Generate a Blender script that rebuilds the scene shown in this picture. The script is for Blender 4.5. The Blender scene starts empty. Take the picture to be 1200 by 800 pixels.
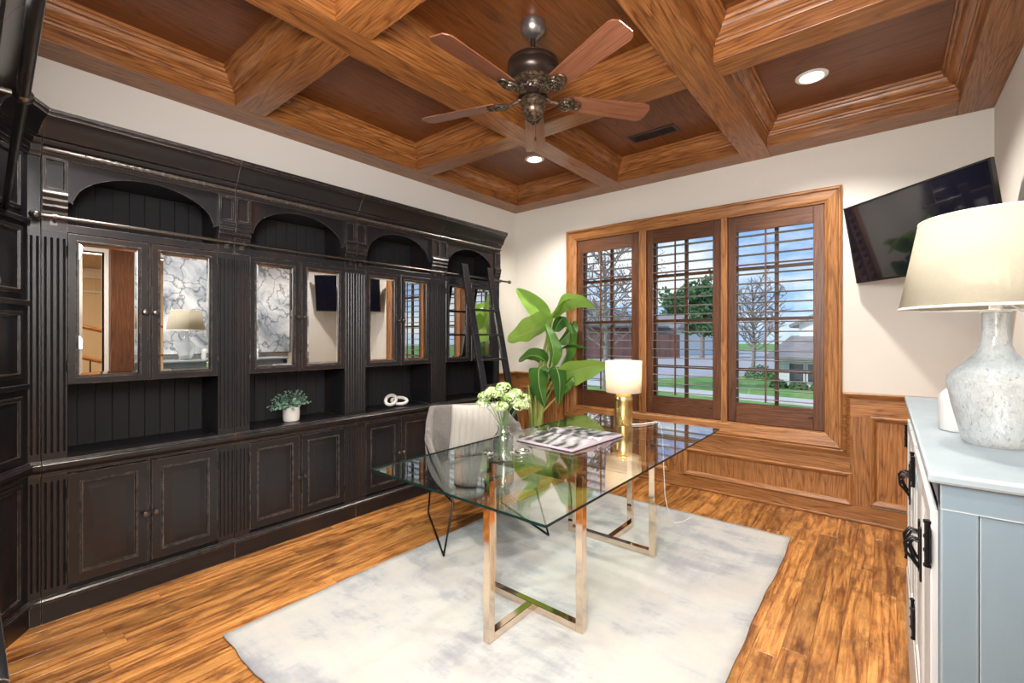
import bpy, bmesh, math, random
from mathutils import Vector, Matrix, Euler
random.seed(7)
S = bpy.context.scene
COL = S.collection
R = math.radians
PI = math.pi

# ---------------------------------------------------------------- camera
cd = bpy.data.cameras.new('camera'); cam = bpy.data.objects.new('camera', cd); COL.objects.link(cam)
cam.location = (0, 0, 1.335); cam.rotation_euler = (R(90), 0, R(39.53))
cd.sensor_width = 36; cd.lens = 532/1200*36; cd.shift_y = -6/1200; cd.clip_start = .02; cd.clip_end = 400
S.camera = cam
S.view_settings.view_transform = 'Standard'; S.view_settings.look = 'None'
S.view_settings.gamma = 1; S.view_settings.use_curve_mapping = False
S.view_settings.exposure = 0.75

# ---------------------------------------------------------------- sky
W = bpy.data.worlds.new('sky'); S.world = W; W.use_nodes = True
nt = W.node_tree; nt.nodes.clear()
def N(t, **k):
    n = nt.nodes.new(t)
    for a, b in k.items(): setattr(n, a, b)
    return n
out = N('ShaderNodeOutputWorld'); bg = N('ShaderNodeBackground'); tc = N('ShaderNodeTexCoord')
sp = N('ShaderNodeSeparateXYZ'); nt.links.new(tc.outputs['Generated'], sp.inputs[0])
grad = N('ShaderNodeValToRGB'); nt.links.new(sp.outputs['Z'], grad.inputs[0])
grad.color_ramp.elements[0].color = (.36, .56, .84, 1); grad.color_ramp.elements[1].color = (.07, .22, .62, 1)
grad.color_ramp.elements[0].position = 0; grad.color_ramp.elements[1].position = .55
mp = N('ShaderNodeMapping'); mp.inputs['Scale'].default_value = (1, 1, 2.6); mp.inputs['Location'].default_value = (.35, .1, .2)
nt.links.new(tc.outputs['Generated'], mp.inputs[0])
cn = N('ShaderNodeTexNoise'); cn.inputs['Scale'].default_value = 3.2; cn.inputs['Detail'].default_value = 9; cn.inputs['Roughness'].default_value = .55
nt.links.new(mp.outputs[0], cn.inputs['Vector'])
cr = N('ShaderNodeValToRGB'); cr.color_ramp.elements[0].position = .47; cr.color_ramp.elements[1].position = .60
nt.links.new(cn.outputs[0], cr.inputs[0])
mx = N('ShaderNodeMixRGB'); nt.links.new(cr.outputs[0], mx.inputs[0]); nt.links.new(grad.outputs[0], mx.inputs[1]); mx.inputs[2].default_value = (.80, .84, .90, 1)
nt.links.new(mx.outputs[0], bg.inputs[0]); bg.inputs[1].default_value = .85; nt.links.new(bg.outputs[0], out.inputs[0])

def light(name, kind, loc, energy, color=(1, 1, 1), rot=(0, 0, 0), **k):
    l = bpy.data.lights.new(name, kind); l.energy = energy; l.color = color
    for a, b in k.items(): setattr(l, a, b)
    o = bpy.data.objects.new(name, l); o.location = loc; o.rotation_euler = rot; COL.objects.link(o); return o
light('sun', 'SUN', (0, 0, 20), 2.0, (1, .95, .88), (R(52), 0, R(-35)), angle=R(1))
# added area fill lights beside the camera, brightening the room and ceiling
light('fill_area_front', 'AREA', (-.42, -.04, 2.05), 56, (1, .975, .96), (R(70), 0, R(38)), shape='RECTANGLE', size=.8, size_y=.8)
light('fill_area_up', 'AREA', (-.05, -.15, 1.45), 14, (1, .97, .94), (R(128), 0, R(38)), shape='RECTANGLE', size=.9, size_y=.6)
light('hall_light', 'AREA', (1.9, .6, 2.5), 60, (1, .82, .55), (0, 0, 0), shape='RECTANGLE', size=1.4, size_y=1.4)

# ---------------------------------------------------------------- materials
MATS = {}
class NM:
    def __init__(s, name):
        s.m = bpy.data.materials.new(name); s.m.use_nodes = True; s.t = s.m.node_tree; s.t.nodes.clear()
        s.o = s.n('ShaderNodeOutputMaterial'); s.b = s.n('ShaderNodeBsdfPrincipled'); s.l(s.b.outputs[0], s.o.inputs[0]); MATS[name] = s.m
    def n(s, t, **k):
        x = s.t.nodes.new(t)
        for a, b in k.items(): setattr(x, a, b)
        return x
    def l(s, a, b): s.t.links.new(a, b)
    def set(s, **k):
        for a, b in k.items():
            i = s.b.inputs[a.replace('_', ' ')]
            i.default_value = (*b, 1) if isinstance(b, tuple) and len(b) == 3 else b
        return s
    def coord(s, scale=(1, 1, 1), rnd=8.0, kind='Object'):
        tc = s.n('ShaderNodeTexCoord'); oi = s.n('ShaderNodeObjectInfo'); mu = s.n('ShaderNodeVectorMath', operation='SCALE')
        cx = s.n('ShaderNodeCombineXYZ')
        for i in range(3): s.l(oi.outputs['Random'], cx.inputs[i])
        s.l(cx.outputs[0], mu.inputs[0]); mu.inputs['Scale'].default_value = rnd
        ad = s.n('ShaderNodeVectorMath', operation='ADD'); s.l(tc.outputs[kind], ad.inputs[0]); s.l(mu.outputs[0], ad.inputs[1])
        mp = s.n('ShaderNodeMapping'); mp.inputs['Scale'].default_value = scale; s.l(ad.outputs[0], mp.inputs[0]); return mp.outputs[0]
    def noise(s, v, scale, detail=4, rough=.5, dist=0):
        x = s.n('ShaderNodeTexNoise'); s.l(v, x.inputs['Vector']); x.inputs['Scale'].default_value = scale; x.inputs['Detail'].default_value = detail
        x.inputs['Roughness'].default_value = rough; x.inputs['Distortion'].default_value = dist; return x.outputs[0]
    def ramp(s, f, stops):
        x = s.n('ShaderNodeValToRGB'); s.l(f, x.inputs[0]); e = x.color_ramp.elements
        while len(e) < len(stops): e.new(.5)
        for i, (p, c) in enumerate(stops): e[i].position = p; e[i].color = (*c, 1) if len(c) == 3 else c
        return x.outputs[0]
    def mix(s, f, a, b, mode='MIX'):
        x = s.n('ShaderNodeMixRGB', blend_type=mode)
        for i, q in ((0, f), (1, a), (2, b)):
            if hasattr(q, 'is_linked') or hasattr(q, 'links'): s.l(q, x.inputs[i])
            else: x.inputs[i].default_value = q if i == 0 else (*q, 1)
        return x.outputs[0]
    def math(s, op, a, b=0.0):
        x = s.n('ShaderNodeMath', operation=op)
        for i, q in ((0, a), (1, b)):
            if hasattr(q, 'links'): s.l(q, x.inputs[i])
            else: x.inputs[i].default_value = q
        return x.outputs[0]
    def bump(s, h, strength=.2, dist=.01):
        x = s.n('ShaderNodeBump'); x.inputs['Strength'].default_value = strength; x.inputs['Distance'].default_value = dist; s.l(h, x.inputs['Height']); s.l(x.outputs[0], s.b.inputs['Normal'])
def plain(name, col, rough=.5, metal=0, **k):
    m = NM(name); m.set(Base_Color=col, Roughness=rough, Metallic=metal, **k); return m.m

def wood(name, dark, mid, light_, axis, rough=.35, ring=9., coat=.0, jitter=.25):
    """oak: distorted growth rings stretched along one axis, fine pores, each board its own tone"""
    m = NM(name); sc = [1, 1, 1]; sc[axis] = .09
    v = m.coord(tuple(sc), 13)
    warp = m.noise(v, ring*.35, 3, .55)
    w = m.math('MULTIPLY', warp, 34.)
    rings = m.math('FRACT', w)
    tri = m.math('ABSOLUTE', m.math('SUBTRACT', m.math('MULTIPLY', rings, 2.), 1.))
    sc2 = [1, 1, 1]; sc2[axis] = .03
    v2 = m.coord(tuple(sc2), 5); pores = m.noise(v2, 170, 3, .7)
    dk_ = tuple(a*.8+b*.2 for a, b in zip(dark, mid)); lt_ = tuple(a*.55+b*.45 for a, b in zip(light_, mid))
    c = m.ramp(tri, [(0, dk_), (.22, mid), (1, lt_)])
    pf = m.ramp(pores, [(.42, (0, 0, 0)), (.62, (1, 1, 1))])
    c = m.mix(.42, c, m.mix(pf, dark, light_))
    blot = m.noise(m.coord((1, 1, 1), 3), 2.2, 3)
    oi = m.n('ShaderNodeObjectInfo')
    val = m.math('ADD', m.math('MULTIPLY', oi.outputs['Random'], jitter), m.math('MULTIPLY', blot, .35))
    val = m.math('ADD', val, .83-jitter/2)
    hs = m.n('ShaderNodeHueSaturation'); m.l(c, hs.inputs['Color']); m.l(val, hs.inputs['Value']); m.l(hs.outputs[0], m.b.inputs['Base Color'])
    m.set(Roughness=rough, Coat_Weight=coat, Coat_Roughness=.15)
    m.bump(m.math('ADD', m.math('MULTIPLY', tri, .4), pores), .25, .0015)
    return m.m
OAK = ((.10, .034, .010), (.33, .130, .036), (.52, .245, .085))
CEIL = ((.075, .020, .005), (.27, .090, .020), (.48, .20, .055))
CPAN = ((.060, .015, .004), (.165, .046, .009), (.24, .078, .017))
FLR = ((.10, .030, .008), (.36, .130, .030), (.58, .275, .080))
WAL = ((.035, .011, .005), (.105, .036, .014), (.19, .075, .030))
for i, a in enumerate('xyz'):
    wood('oak_'+a, *OAK, i, .38); wood('ceiling_oak_'+a, *CEIL, i, .36, coat=.12); wood('shutter_wood_'+a, *WAL, i, .4)
wood('louver_wood_skylit', (.14, .09, .07), (.28, .20, .17), (.40, .32, .29), 0, .3, coat=.3)  # shutter wood made paler: skylight on the slats put into the colour
wood('panel_oak', *CPAN, 1, .35, ring=6)
wood('panel_oak_x', *CPAN, 0, .35, ring=6)

def floor_mat():
    m = NM('floor_oak'); v = m.coord((1, .07, 1), 17)
    w = m.math('MULTIPLY', m.noise(v, 4.5, 3, .5), 12.); tri = m.math('ABSOLUTE', m.math('SUBTRACT', m.math('MULTIPLY', m.math('FRACT', w), 2.), 1.))
    p = m.noise(m.coord((1, .05, 1), 5), 130, 4, .7)
    c = m.ramp(tri, [(0, FLR[0]), (.35, FLR[1]), (1, FLR[2])])
    c = m.mix(.45, c, m.mix(m.ramp(p, [(.40, (0, 0, 0)), (.6, (1, 1, 1))]), FLR[0], FLR[2]))
    sm = m.ramp(m.noise(m.coord((1, .5, 1), 9), 12, 7, .75), [(.48, (0, 0, 0)), (.66, (1, 1, 1))])
    c = m.mix(m.math('MULTIPLY', sm, .75), c, (.07, .022, .008))
    oi = m.n('ShaderNodeObjectInfo'); val = m.math('ADD', m.math('MULTIPLY', oi.outputs['Random'], .55), .78)
    hs = m.n('ShaderNodeHueSaturation'); m.l(c, hs.inputs['Color']); m.l(val, hs.inputs['Value']); m.l(hs.outputs[0], m.b.inputs['Base Color'])
    m.l(m.ramp(p, [(.3, (.34,)*3), (.7, (.24,)*3)]), m.b.inputs['Roughness'])
    m.bump(m.math('ADD', m.noise(m.coord((1, .3, 1), 9), 28, 3), m.math('MULTIPLY', p, .4)), .3, .003)
floor_mat()

def wear_paint(name, base, brown, edge, rough=.33, rad=.0035, amt=.9):
    m = NM(name); v = m.coord((1, 1, .25), 9)
    c = m.mix(m.math('MULTIPLY', m.ramp(m.noise(v, 5, 5, .65), [(.5, (0, 0, 0)), (.75, (1, 1, 1))]), .8), base, brown)
    bv = m.n('ShaderNodeBevel'); bv.samples = 3; bv.inputs['Radius'].default_value = rad
    g = m.n('ShaderNodeNewGeometry'); d = m.n('ShaderNodeVectorMath', operation='DOT_PRODUCT'); m.l(bv.outputs[0], d.inputs[0]); m.l(g.outputs['Normal'], d.inputs[1])
    e = m.ramp(d.outputs['Value'], [(.86, (1, 1, 1)), (.975, (0, 0, 0))])
    n2 = m.ramp(m.noise(m.coord((1, 1, 1), 4), 30, 4, .7), [(.38, (0, 0, 0)), (.6, (1, 1, 1))])
    e = m.math('MULTIPLY', m.math('MULTIPLY', e, n2), amt)
    c = m.mix(e, c, edge); m.l(c, m.b.inputs['Base Color']); m.set(Roughness=rough)
    m.bump(m.noise(v, 60, 3), .06, .002)
wear_paint('black_paint', (.0085, .0085, .0105), (.030, .014, .010), (.42, .34, .28), .30)
wear_paint('rope_paint', (.05, .040, .034), (.12, .085, .065), (.42, .34, .28), .35, rad=.004)
wear_paint('black_flute', (.010, .0095, .011), (.026, .014, .011), (.16, .12, .10), .34, rad=.0012, amt=.7)
wear_paint('black_board', (.0045, .0045, .006), (.010, .007, .007), (.05, .04, .035), .75, amt=.5)
plain('black_metal', (.012, .012, .013), .35, .6)
plain('pewter', (.16, .145, .135), .3, 1)
plain('hinge_metal', (.03, .028, .027), .45, .8)
plain('chrome_warm', (.80, .66, .52), .07, 1)
plain('chrome', (.8, .8, .82), .08, 1)
plain('brass', (.78, .56, .24), .27, 1, Anisotropic=.6)
m = NM('fan_bronze'); c = m.ramp(m.noise(m.coord(), 60, 5, .7), [(.4, (.05, .032, .022)), (.62, (.22, .16, .11))]); m.l(c, m.b.inputs['Base Color']); m.set(Metallic=.75, Roughness=.35)
plain('fan_dark', (.035, .022, .017), .28, .5)
plain('fan_pewter', (.33, .31, .30), .33, .9)
m = NM('fan_relief'); vo = m.n('ShaderNodeTexVoronoi'); vo.inputs['Scale'].default_value = 90; m.l(m.coord(), vo.inputs[0]); c = m.ramp(vo.outputs[0], [(.2, (.42, .36, .28)), (.6, (.06, .04, .03))]); m.l(c, m.b.inputs['Base Color']); m.set(Metallic=.8, Roughness=.35); m.bump(vo.outputs[0], .8, .004)
wood('blade_wood', (.12, .036, .016), (.225, .082, .040), (.31, .13, .072), 0, .32, ring=6, coat=.2, jitter=.06)
m = NM('wall_paint'); m.set(Base_Color=(.70, .665, .61), Roughness=.85); m.bump(m.noise(m.coord(), 55, 3), .08, .003)
m = NM('hall_paint'); m.set(Base_Color=(.72, .58, .40), Roughness=.8)
plain('white_trim', (.80, .76, .68), .5)
plain('outer_shell', (.5, .48, .45), .9)
def rug_mat():
    m = NM('rug_wool'); v = m.coord((1, 1, 1), 0)
    big = m.noise(v, 1.5, 9, .68, .5); st = m.noise(m.coord((.6, 2.4, 1), 0), 3.2, 10, .75); sx = m.noise(m.coord((2.2, .5, 1), 0), 3, 10, .75)
    f = m.math('ADD', m.math('MULTIPLY', big, .5), m.math('ADD', m.math('MULTIPLY', st, .3), m.math('MULTIPLY', sx, .2)))
    c = m.ramp(f, [(.40, (.25, .26, .28)), (.46, (.335, .34, .355)), (.49, (.42, .415, .41)), (.53, (.46, .445, .415)), (.60, (.51, .485, .435))])
    fine = m.noise(v, 260, 3, .8); c = m.mix(m.math('MULTIPLY', fine, .25), c, (.35, .36, .38))
    m.l(c, m.b.inputs['Base Color']); m.set(Roughness=.95, Sheen_Weight=.2); m.bump(m.math('ADD', fine, m.math('MULTIPLY', st, .8)), .5, .004)
rug_mat()
def glass_mat(name, tint, ior=1.5, mult=1.0, rough=0.0, bumpy=None, trans_amt=None, gcol=(1, 1, 1)):
    m = NM(name); m.t.nodes.remove(m.b)
    tr = m.n('ShaderNodeBsdfTransparent'); tr.inputs[0].default_value = (*tint, 1); gl = m.n('ShaderNodeBsdfGlossy'); gl.inputs['Roughness'].default_value = rough; gl.inputs[0].default_value = (*gcol, 1)
    # Schlick on |cos| so that both faces of a thin slab reflect alike
    ge = m.n('ShaderNodeNewGeometry'); dt = m.n('ShaderNodeVectorMath', operation='DOT_PRODUCT'); m.l(ge.outputs['Normal'], dt.inputs[0]); m.l(ge.outputs['Incoming'], dt.inputs[1])
    f0 = ((ior-1)/(ior+1))**2
    f = m.math('ADD', m.math('MULTIPLY', m.math('POWER', m.math('SUBTRACT', 1., m.math('ABSOLUTE', dt.outputs['Value'])), 5.), 1-f0), f0); f = m.math('MINIMUM', m.math('MULTIPLY', f, mult), 1.)
    if trans_amt is not None: f = m.math('MAXIMUM', f, trans_amt)
    mi = m.n('ShaderNodeMixShader'); m.l(f, mi.inputs[0]); m.l(tr.outputs[0], mi.inputs[1]); m.l(gl.outputs[0], mi.inputs[2]); m.l(mi.outputs[0], m.o.inputs[0])
    if bumpy:
        b = m.n('ShaderNodeBump'); b.inputs['Strength'].default_value = bumpy; b.inputs['Distance'].default_value = .004; m.l(m.noise(m.coord(), 45, 3), b.inputs['Height']); m.l(b.outputs[0], gl.inputs['Normal'])
    return m.m
glass_mat('window_glass', (.96, .98, .98)); glass_mat('desk_glass', (.93, .975, .96), 1.55, 1.25); glass_mat('clear_glass', (.90, .93, .93), 1.5, 2.4)
glass_mat('cabinet_glass', (.75, .75, .75), 1.5, 1, trans_amt=.72, gcol=(.92, .92, .90))
plain('glass_edge', (.006, .020, .018), .08)
m = NM('bubble_glass'); v = m.coord(); bub = m.noise(m.coord((1, 1, .45), 0), 150, 5, .8, 1.0)
c = m.ramp(bub, [(.35, (.14, .20, .22)), (.43, (.72, .80, .82)), (.56, (.95, .97, .97))]); m.l(c, m.b.inputs['Base Color'])
m.set(Roughness=.12, Transmission_Weight=.78, IOR=1.18, Coat_Weight=.6, Coat_Roughness=.05); m.bump(bub, .5, .004)
m = NM('linen_shade'); w1 = m.n('ShaderNodeTexWave', bands_direction='Z'); w1.inputs['Scale'].default_value = 160; w1.inputs['Distortion'].default_value = 3; m.l(m.coord(), w1.inputs[0])
nz = m.noise(m.coord((1, 1, 1), 0), 240, 3, .8); c = m.mix(nz, (.36, .335, .265), (.54, .515, .43)); m.l(c, m.b.inputs['Base Color']); m.set(Roughness=.9, Transmission_Weight=0.)
m.bump(nz, .3, .002)
tl = m.n('ShaderNodeBsdfTranslucent'); tl.inputs[0].default_value = (.9, .82, .62, 1); mi = m.n('ShaderNodeMixShader'); mi.inputs[0].default_value = .35; m.l(m.b.outputs[0], mi.inputs[1]); m.l(tl.outputs[0], mi.inputs[2]); m.l(mi.outputs[0], m.o.inputs[0])
m = NM('white_shade'); m.set(Base_Color=(.88, .84, .76), Roughness=.8); tl = m.n('ShaderNodeBsdfTranslucent'); tl.inputs[0].default_value = (.95, .85, .70, 1); mi = m.n('ShaderNodeMixShader'); mi.inputs[0].default_value = .5; m.l(m.b.outputs[0], mi.inputs[1]); m.l(tl.outputs[0], mi.inputs[2]); m.l(mi.outputs[0], m.o.inputs[0])
plain('white_plastic', (.85, .84, .82), .4)
m = NM('chair_tweed'); nz = m.noise(m.coord((1, 1, 1), 0), 330, 2, .8); c = m.ramp(nz, [(.38, (.065, .058, .053)), (.52, (.16, .145, .132)), (.65, (.29, .265, .24))]); m.l(c, m.b.inputs['Base Color']); m.set(Roughness=.95, Sheen_Weight=.3); m.bump(nz, .5, .003)
m = NM('pillow_fabric'); nz = m.noise(m.coord((1, 1, 1), 0), 200, 2, .8); c = m.mix(nz, (.36, .345, .31), (.52, .50, .46)); m.l(c, m.b.inputs['Base Color']); m.set(Roughness=.95, Sheen_Weight=.3); m.bump(nz, .4, .003)
def chest_mat(name, col, hi, patch):
    m = NM(name); v = m.coord((1, 1, .3), 0)
    c = m.mix(m.noise(v, 9, 5, .6), col, hi)
    pa = m.ramp(m.noise(m.coord((1, 1, .35), 3), 9, 4, .6), [(.665, (0, 0, 0)), (.68, (1, 1, 1))]); c = m.mix(pa, c, patch)
    bv = m.n('ShaderNodeBevel'); bv.samples = 3; bv.inputs['Radius'].default_value = .004
    g = m.n('ShaderNodeNewGeometry'); d = m.n('ShaderNodeVectorMath', operation='DOT_PRODUCT'); m.l(bv.outputs[0], d.inputs[0]); m.l(g.outputs['Normal'], d.inputs[1])
    e = m.math('MULTIPLY', m.ramp(d.outputs['Value'], [(.86, (1, 1, 1)), (.98, (0, 0, 0))]), .6)
    c = m.mix(e, c, (.72, .78, .80)); m.l(c, m.b.inputs['Base Color']); m.set(Roughness=.5); m.bump(m.noise(v, 90, 3), .1, .002)
chest_mat('chest_blue', (.125, .180, .215), (.17, .225, .265), (.20, .17, .165))
chest_mat('chest_top', (.21, .265, .30), (.29, .34, .365), (.30, .35, .375))
chest_mat('chest_cream', (.40, .41, .41), (.52, .51, .49), (.16, .25, .31))
chest_mat('chest_groove', (.05, .07, .09), (.08, .10, .12), (.05, .06, .07))
m = NM('tv_screen'); m.set(Base_Color=(.006, .006, .012), Roughness=.06, Specular_IOR_Level=.7, Coat_Weight=.6, Coat_Roughness=.02)
plain('tv_plastic', (.008, .008, .009), .3)
m = NM('leaf_green'); uv = m.n('ShaderNodeTexCoord'); sx = m.n('ShaderNodeSeparateXYZ'); m.l(uv.outputs['UV'], sx.inputs[0])
au = m.math('ABSOLUTE', m.math('SUBTRACT', sx.outputs[0], .5)); rib = m.ramp(au, [(.0, (1, 1, 1)), (.045, (0, 0, 0))])
ve = m.math('FRACT', m.math('MULTIPLY', m.math('ADD', sx.outputs[1], m.math('MULTIPLY', au, -.35)), 22.))
vein = m.ramp(ve, [(0, (.55,)*3), (.14, (0, 0, 0)), (.9, (0, 0, 0)), (1, (.55,)*3)])
oi = m.n('ShaderNodeObjectInfo'); nz = m.noise(m.coord((1, 1, 1), 4), 7, 3)
sc_ = m.n('ShaderNodeSeparateColor'); m.l(oi.outputs['Color'], sc_.inputs[0]); f = m.math('ADD', m.math('MULTIPLY', sc_.outputs[0], .65), m.math('MULTIPLY', nz, .35))
c = m.ramp(f, [(.2, (.035, .13, .022)), (.45, (.12, .31, .035)), (.7, (.30, .52, .09))]); c = m.mix(vein, c, (.25, .42, .12)); c = m.mix(rib, c, (.40, .55, .22))
m.l(c, m.b.inputs['Base Color']); m.set(Roughness=.35); tl = m.n('ShaderNodeBsdfTranslucent'); m.l(c, tl.inputs[0]); mi = m.n('ShaderNodeMixShader'); mi.inputs[0].default_value = .3; m.l(m.b.outputs[0], mi.inputs[1]); m.l(tl.outputs[0], mi.inputs[2]); m.l(mi.outputs[0], m.o.inputs[0])
m = NM('stalk'); c = m.ramp(m.noise(m.coord((1, 1, .2), 4), 12, 3), [(.35, (.12, .22, .04)), (.65, (.42, .40, .12))]); m.l(c, m.b.inputs['Base Color']); m.set(Roughness=.5)
m = NM('small_leaves'); c = m.ramp(m.noise(m.coord(), 60, 2), [(.4, (.06, .14, .09)), (.6, (.22, .34, .26))]); m.l(c, m.b.inputs['Base Color']); m.set(Roughness=.6)
m = NM('petals'); c = m.ramp(m.noise(m.coord(), 45, 2), [(.38, (.17, .32, .06)), (.50, (.38, .50, .20)), (.66, (.66, .68, .54))]); m.l(c, m.b.inputs['Base Color']); m.set(Roughness=.7)
plain('stem_green', (.10, .17, .07), .5); plain('soil', (.03, .02, .015), .9)
m = NM('white_ceramic'); m.set(Base_Color=(.60, .585, .55), Roughness=.6); m.bump(m.noise(m.coord(), 40, 4), .3, .004)
m = NM('ribbed_white'); m.set(Base_Color=(.58, .58, .57), Roughness=.55)
m = NM('photo_page'); nv = m.coord((1.2, 1, 1), 0); w = m.n('ShaderNodeTexWave'); w.inputs['Scale'].default_value = 3.5; w.inputs['Distortion'].default_value = 9; w.inputs['Detail'].default_value = 4; w.inputs['Detail Scale'].default_value = 1.4; m.l(nv, w.inputs[0])
nb_ = m.noise(nv, 16, 8, .75, 1.2); nl_ = m.noise(nv, 4, 2); c = m.ramp(m.math('ADD', m.math('MULTIPLY', w.outputs[0], .16), m.math('ADD', m.math('MULTIPLY', nb_, .58), m.math('MULTIPLY', nl_, .5))), [(.52, (.010, .010, .012)), (.60, (.07, .068, .07)), (.66, (.25, .245, .26)), (.78, (.42, .41, .44))]); m.l(c, m.b.inputs['Base Color']); m.set(Roughness=.28)
plain('paper', (.78, .76, .77), .6); plain('paper_edge', (.48, .40, .46), .7)
m = NM('marble_art'); v = m.coord((1, 1, 1), 0); n1 = m.noise(v, 2.3, 8, .62, .8); c = m.ramp(n1, [(.34, (.12, .15, .19)), (.43, (.38, .43, .50)), (.52, (.62, .66, .72)), (.62, (.84, .86, .90)), (.7, (.60, .62, .66))])
vo = m.n('ShaderNodeTexVoronoi', feature='DISTANCE_TO_EDGE'); vo.inputs['Scale'].default_value = 2.6; wv = m.n('ShaderNodeVectorMath', operation='ADD'); nc = m.n('ShaderNodeTexNoise'); nc.inputs['Scale'].default_value = 3; nc.inputs['Detail'].default_value = 6; m.l(v, nc.inputs[0]); m.l(v, wv.inputs[0]); m.l(nc.outputs['Color'], wv.inputs[1]); m.l(wv.outputs[0], vo.inputs[0])
ln = m.ramp(vo.outputs[0], [(.0, (1, 1, 1)), (.05, (0, 0, 0))]); c = m.mix(m.math('MULTIPLY', ln, .8), c, (.06, .07, .09)); m.l(c, m.b.inputs['Base Color']); m.set(Roughness=.6)
def emit(name, col, st):
    m = NM(name); m.t.nodes.remove(m.b); e = m.n('ShaderNodeEmission'); e.inputs[0].default_value = (*col, 1); e.inputs[1].default_value = st; m.l(e.outputs[0], m.o.inputs[0]); return m.m
emit('lamp_glow', (1, .93, .82), 14)
emit('bulb_glow', (1, .85, .62), 22)
emit('bulb_soft', (1, .85, .60), 2.2)
# outdoors
m = NM('grass'); c = m.ramp(m.noise(m.coord(), 1.5, 8, .7), [(.35, (.10, .24, .05)), (.65, (.22, .42, .10))]); m.l(c, m.b.inputs['Base Color']); m.set(Roughness=.95)
m = NM('asphalt'); c = m.ramp(m.noise(m.coord(), 2, 8, .7), [(.3, (.38, .38, .39)), (.7, (.50, .50, .51))]); m.l(c, m.b.inputs['Base Color']); m.set(Roughness=.9)
plain('concrete', (.62, .60, .57), .9); plain('white_siding', (.80, .84, .85), .7); plain('dark_glass', (.05, .07, .09), .15)
m = NM('shingles'); c = m.ramp(m.noise(m.coord((1, 1, 6), 2), 3, 5, .7), [(.3, (.20, .19, .19)), (.7, (.34, .32, .31))]); m.l(c, m.b.inputs['Base Color']); m.set(Roughness=.9)
m = NM('fence_wood'); c = m.ramp(m.noise(m.coord((3, 3, .2), 2), 2, 5, .7), [(.3, (.22, .10, .08)), (.7, (.36, .19, .15))]); m.l(c, m.b.inputs['Base Color']); m.set(Roughness=.9)
m = NM('brick_far'); m.set(Base_Color=(.34, .16, .14), Roughness=.9)
m = NM('tree_foliage'); c = m.ramp(m.noise(m.coord(), 2, 4), [(.3, (.05, .13, .05)), (.7, (.14, .26, .09))]); m.l(c, m.b.inputs['Base Color']); m.set(Roughness=.9)
m = NM('red_buds'); m.set(Base_Color=(.33, .12, .12), Roughness=.9)
plain('bark', (.30, .25, .23), .9)
M = MATS

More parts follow.
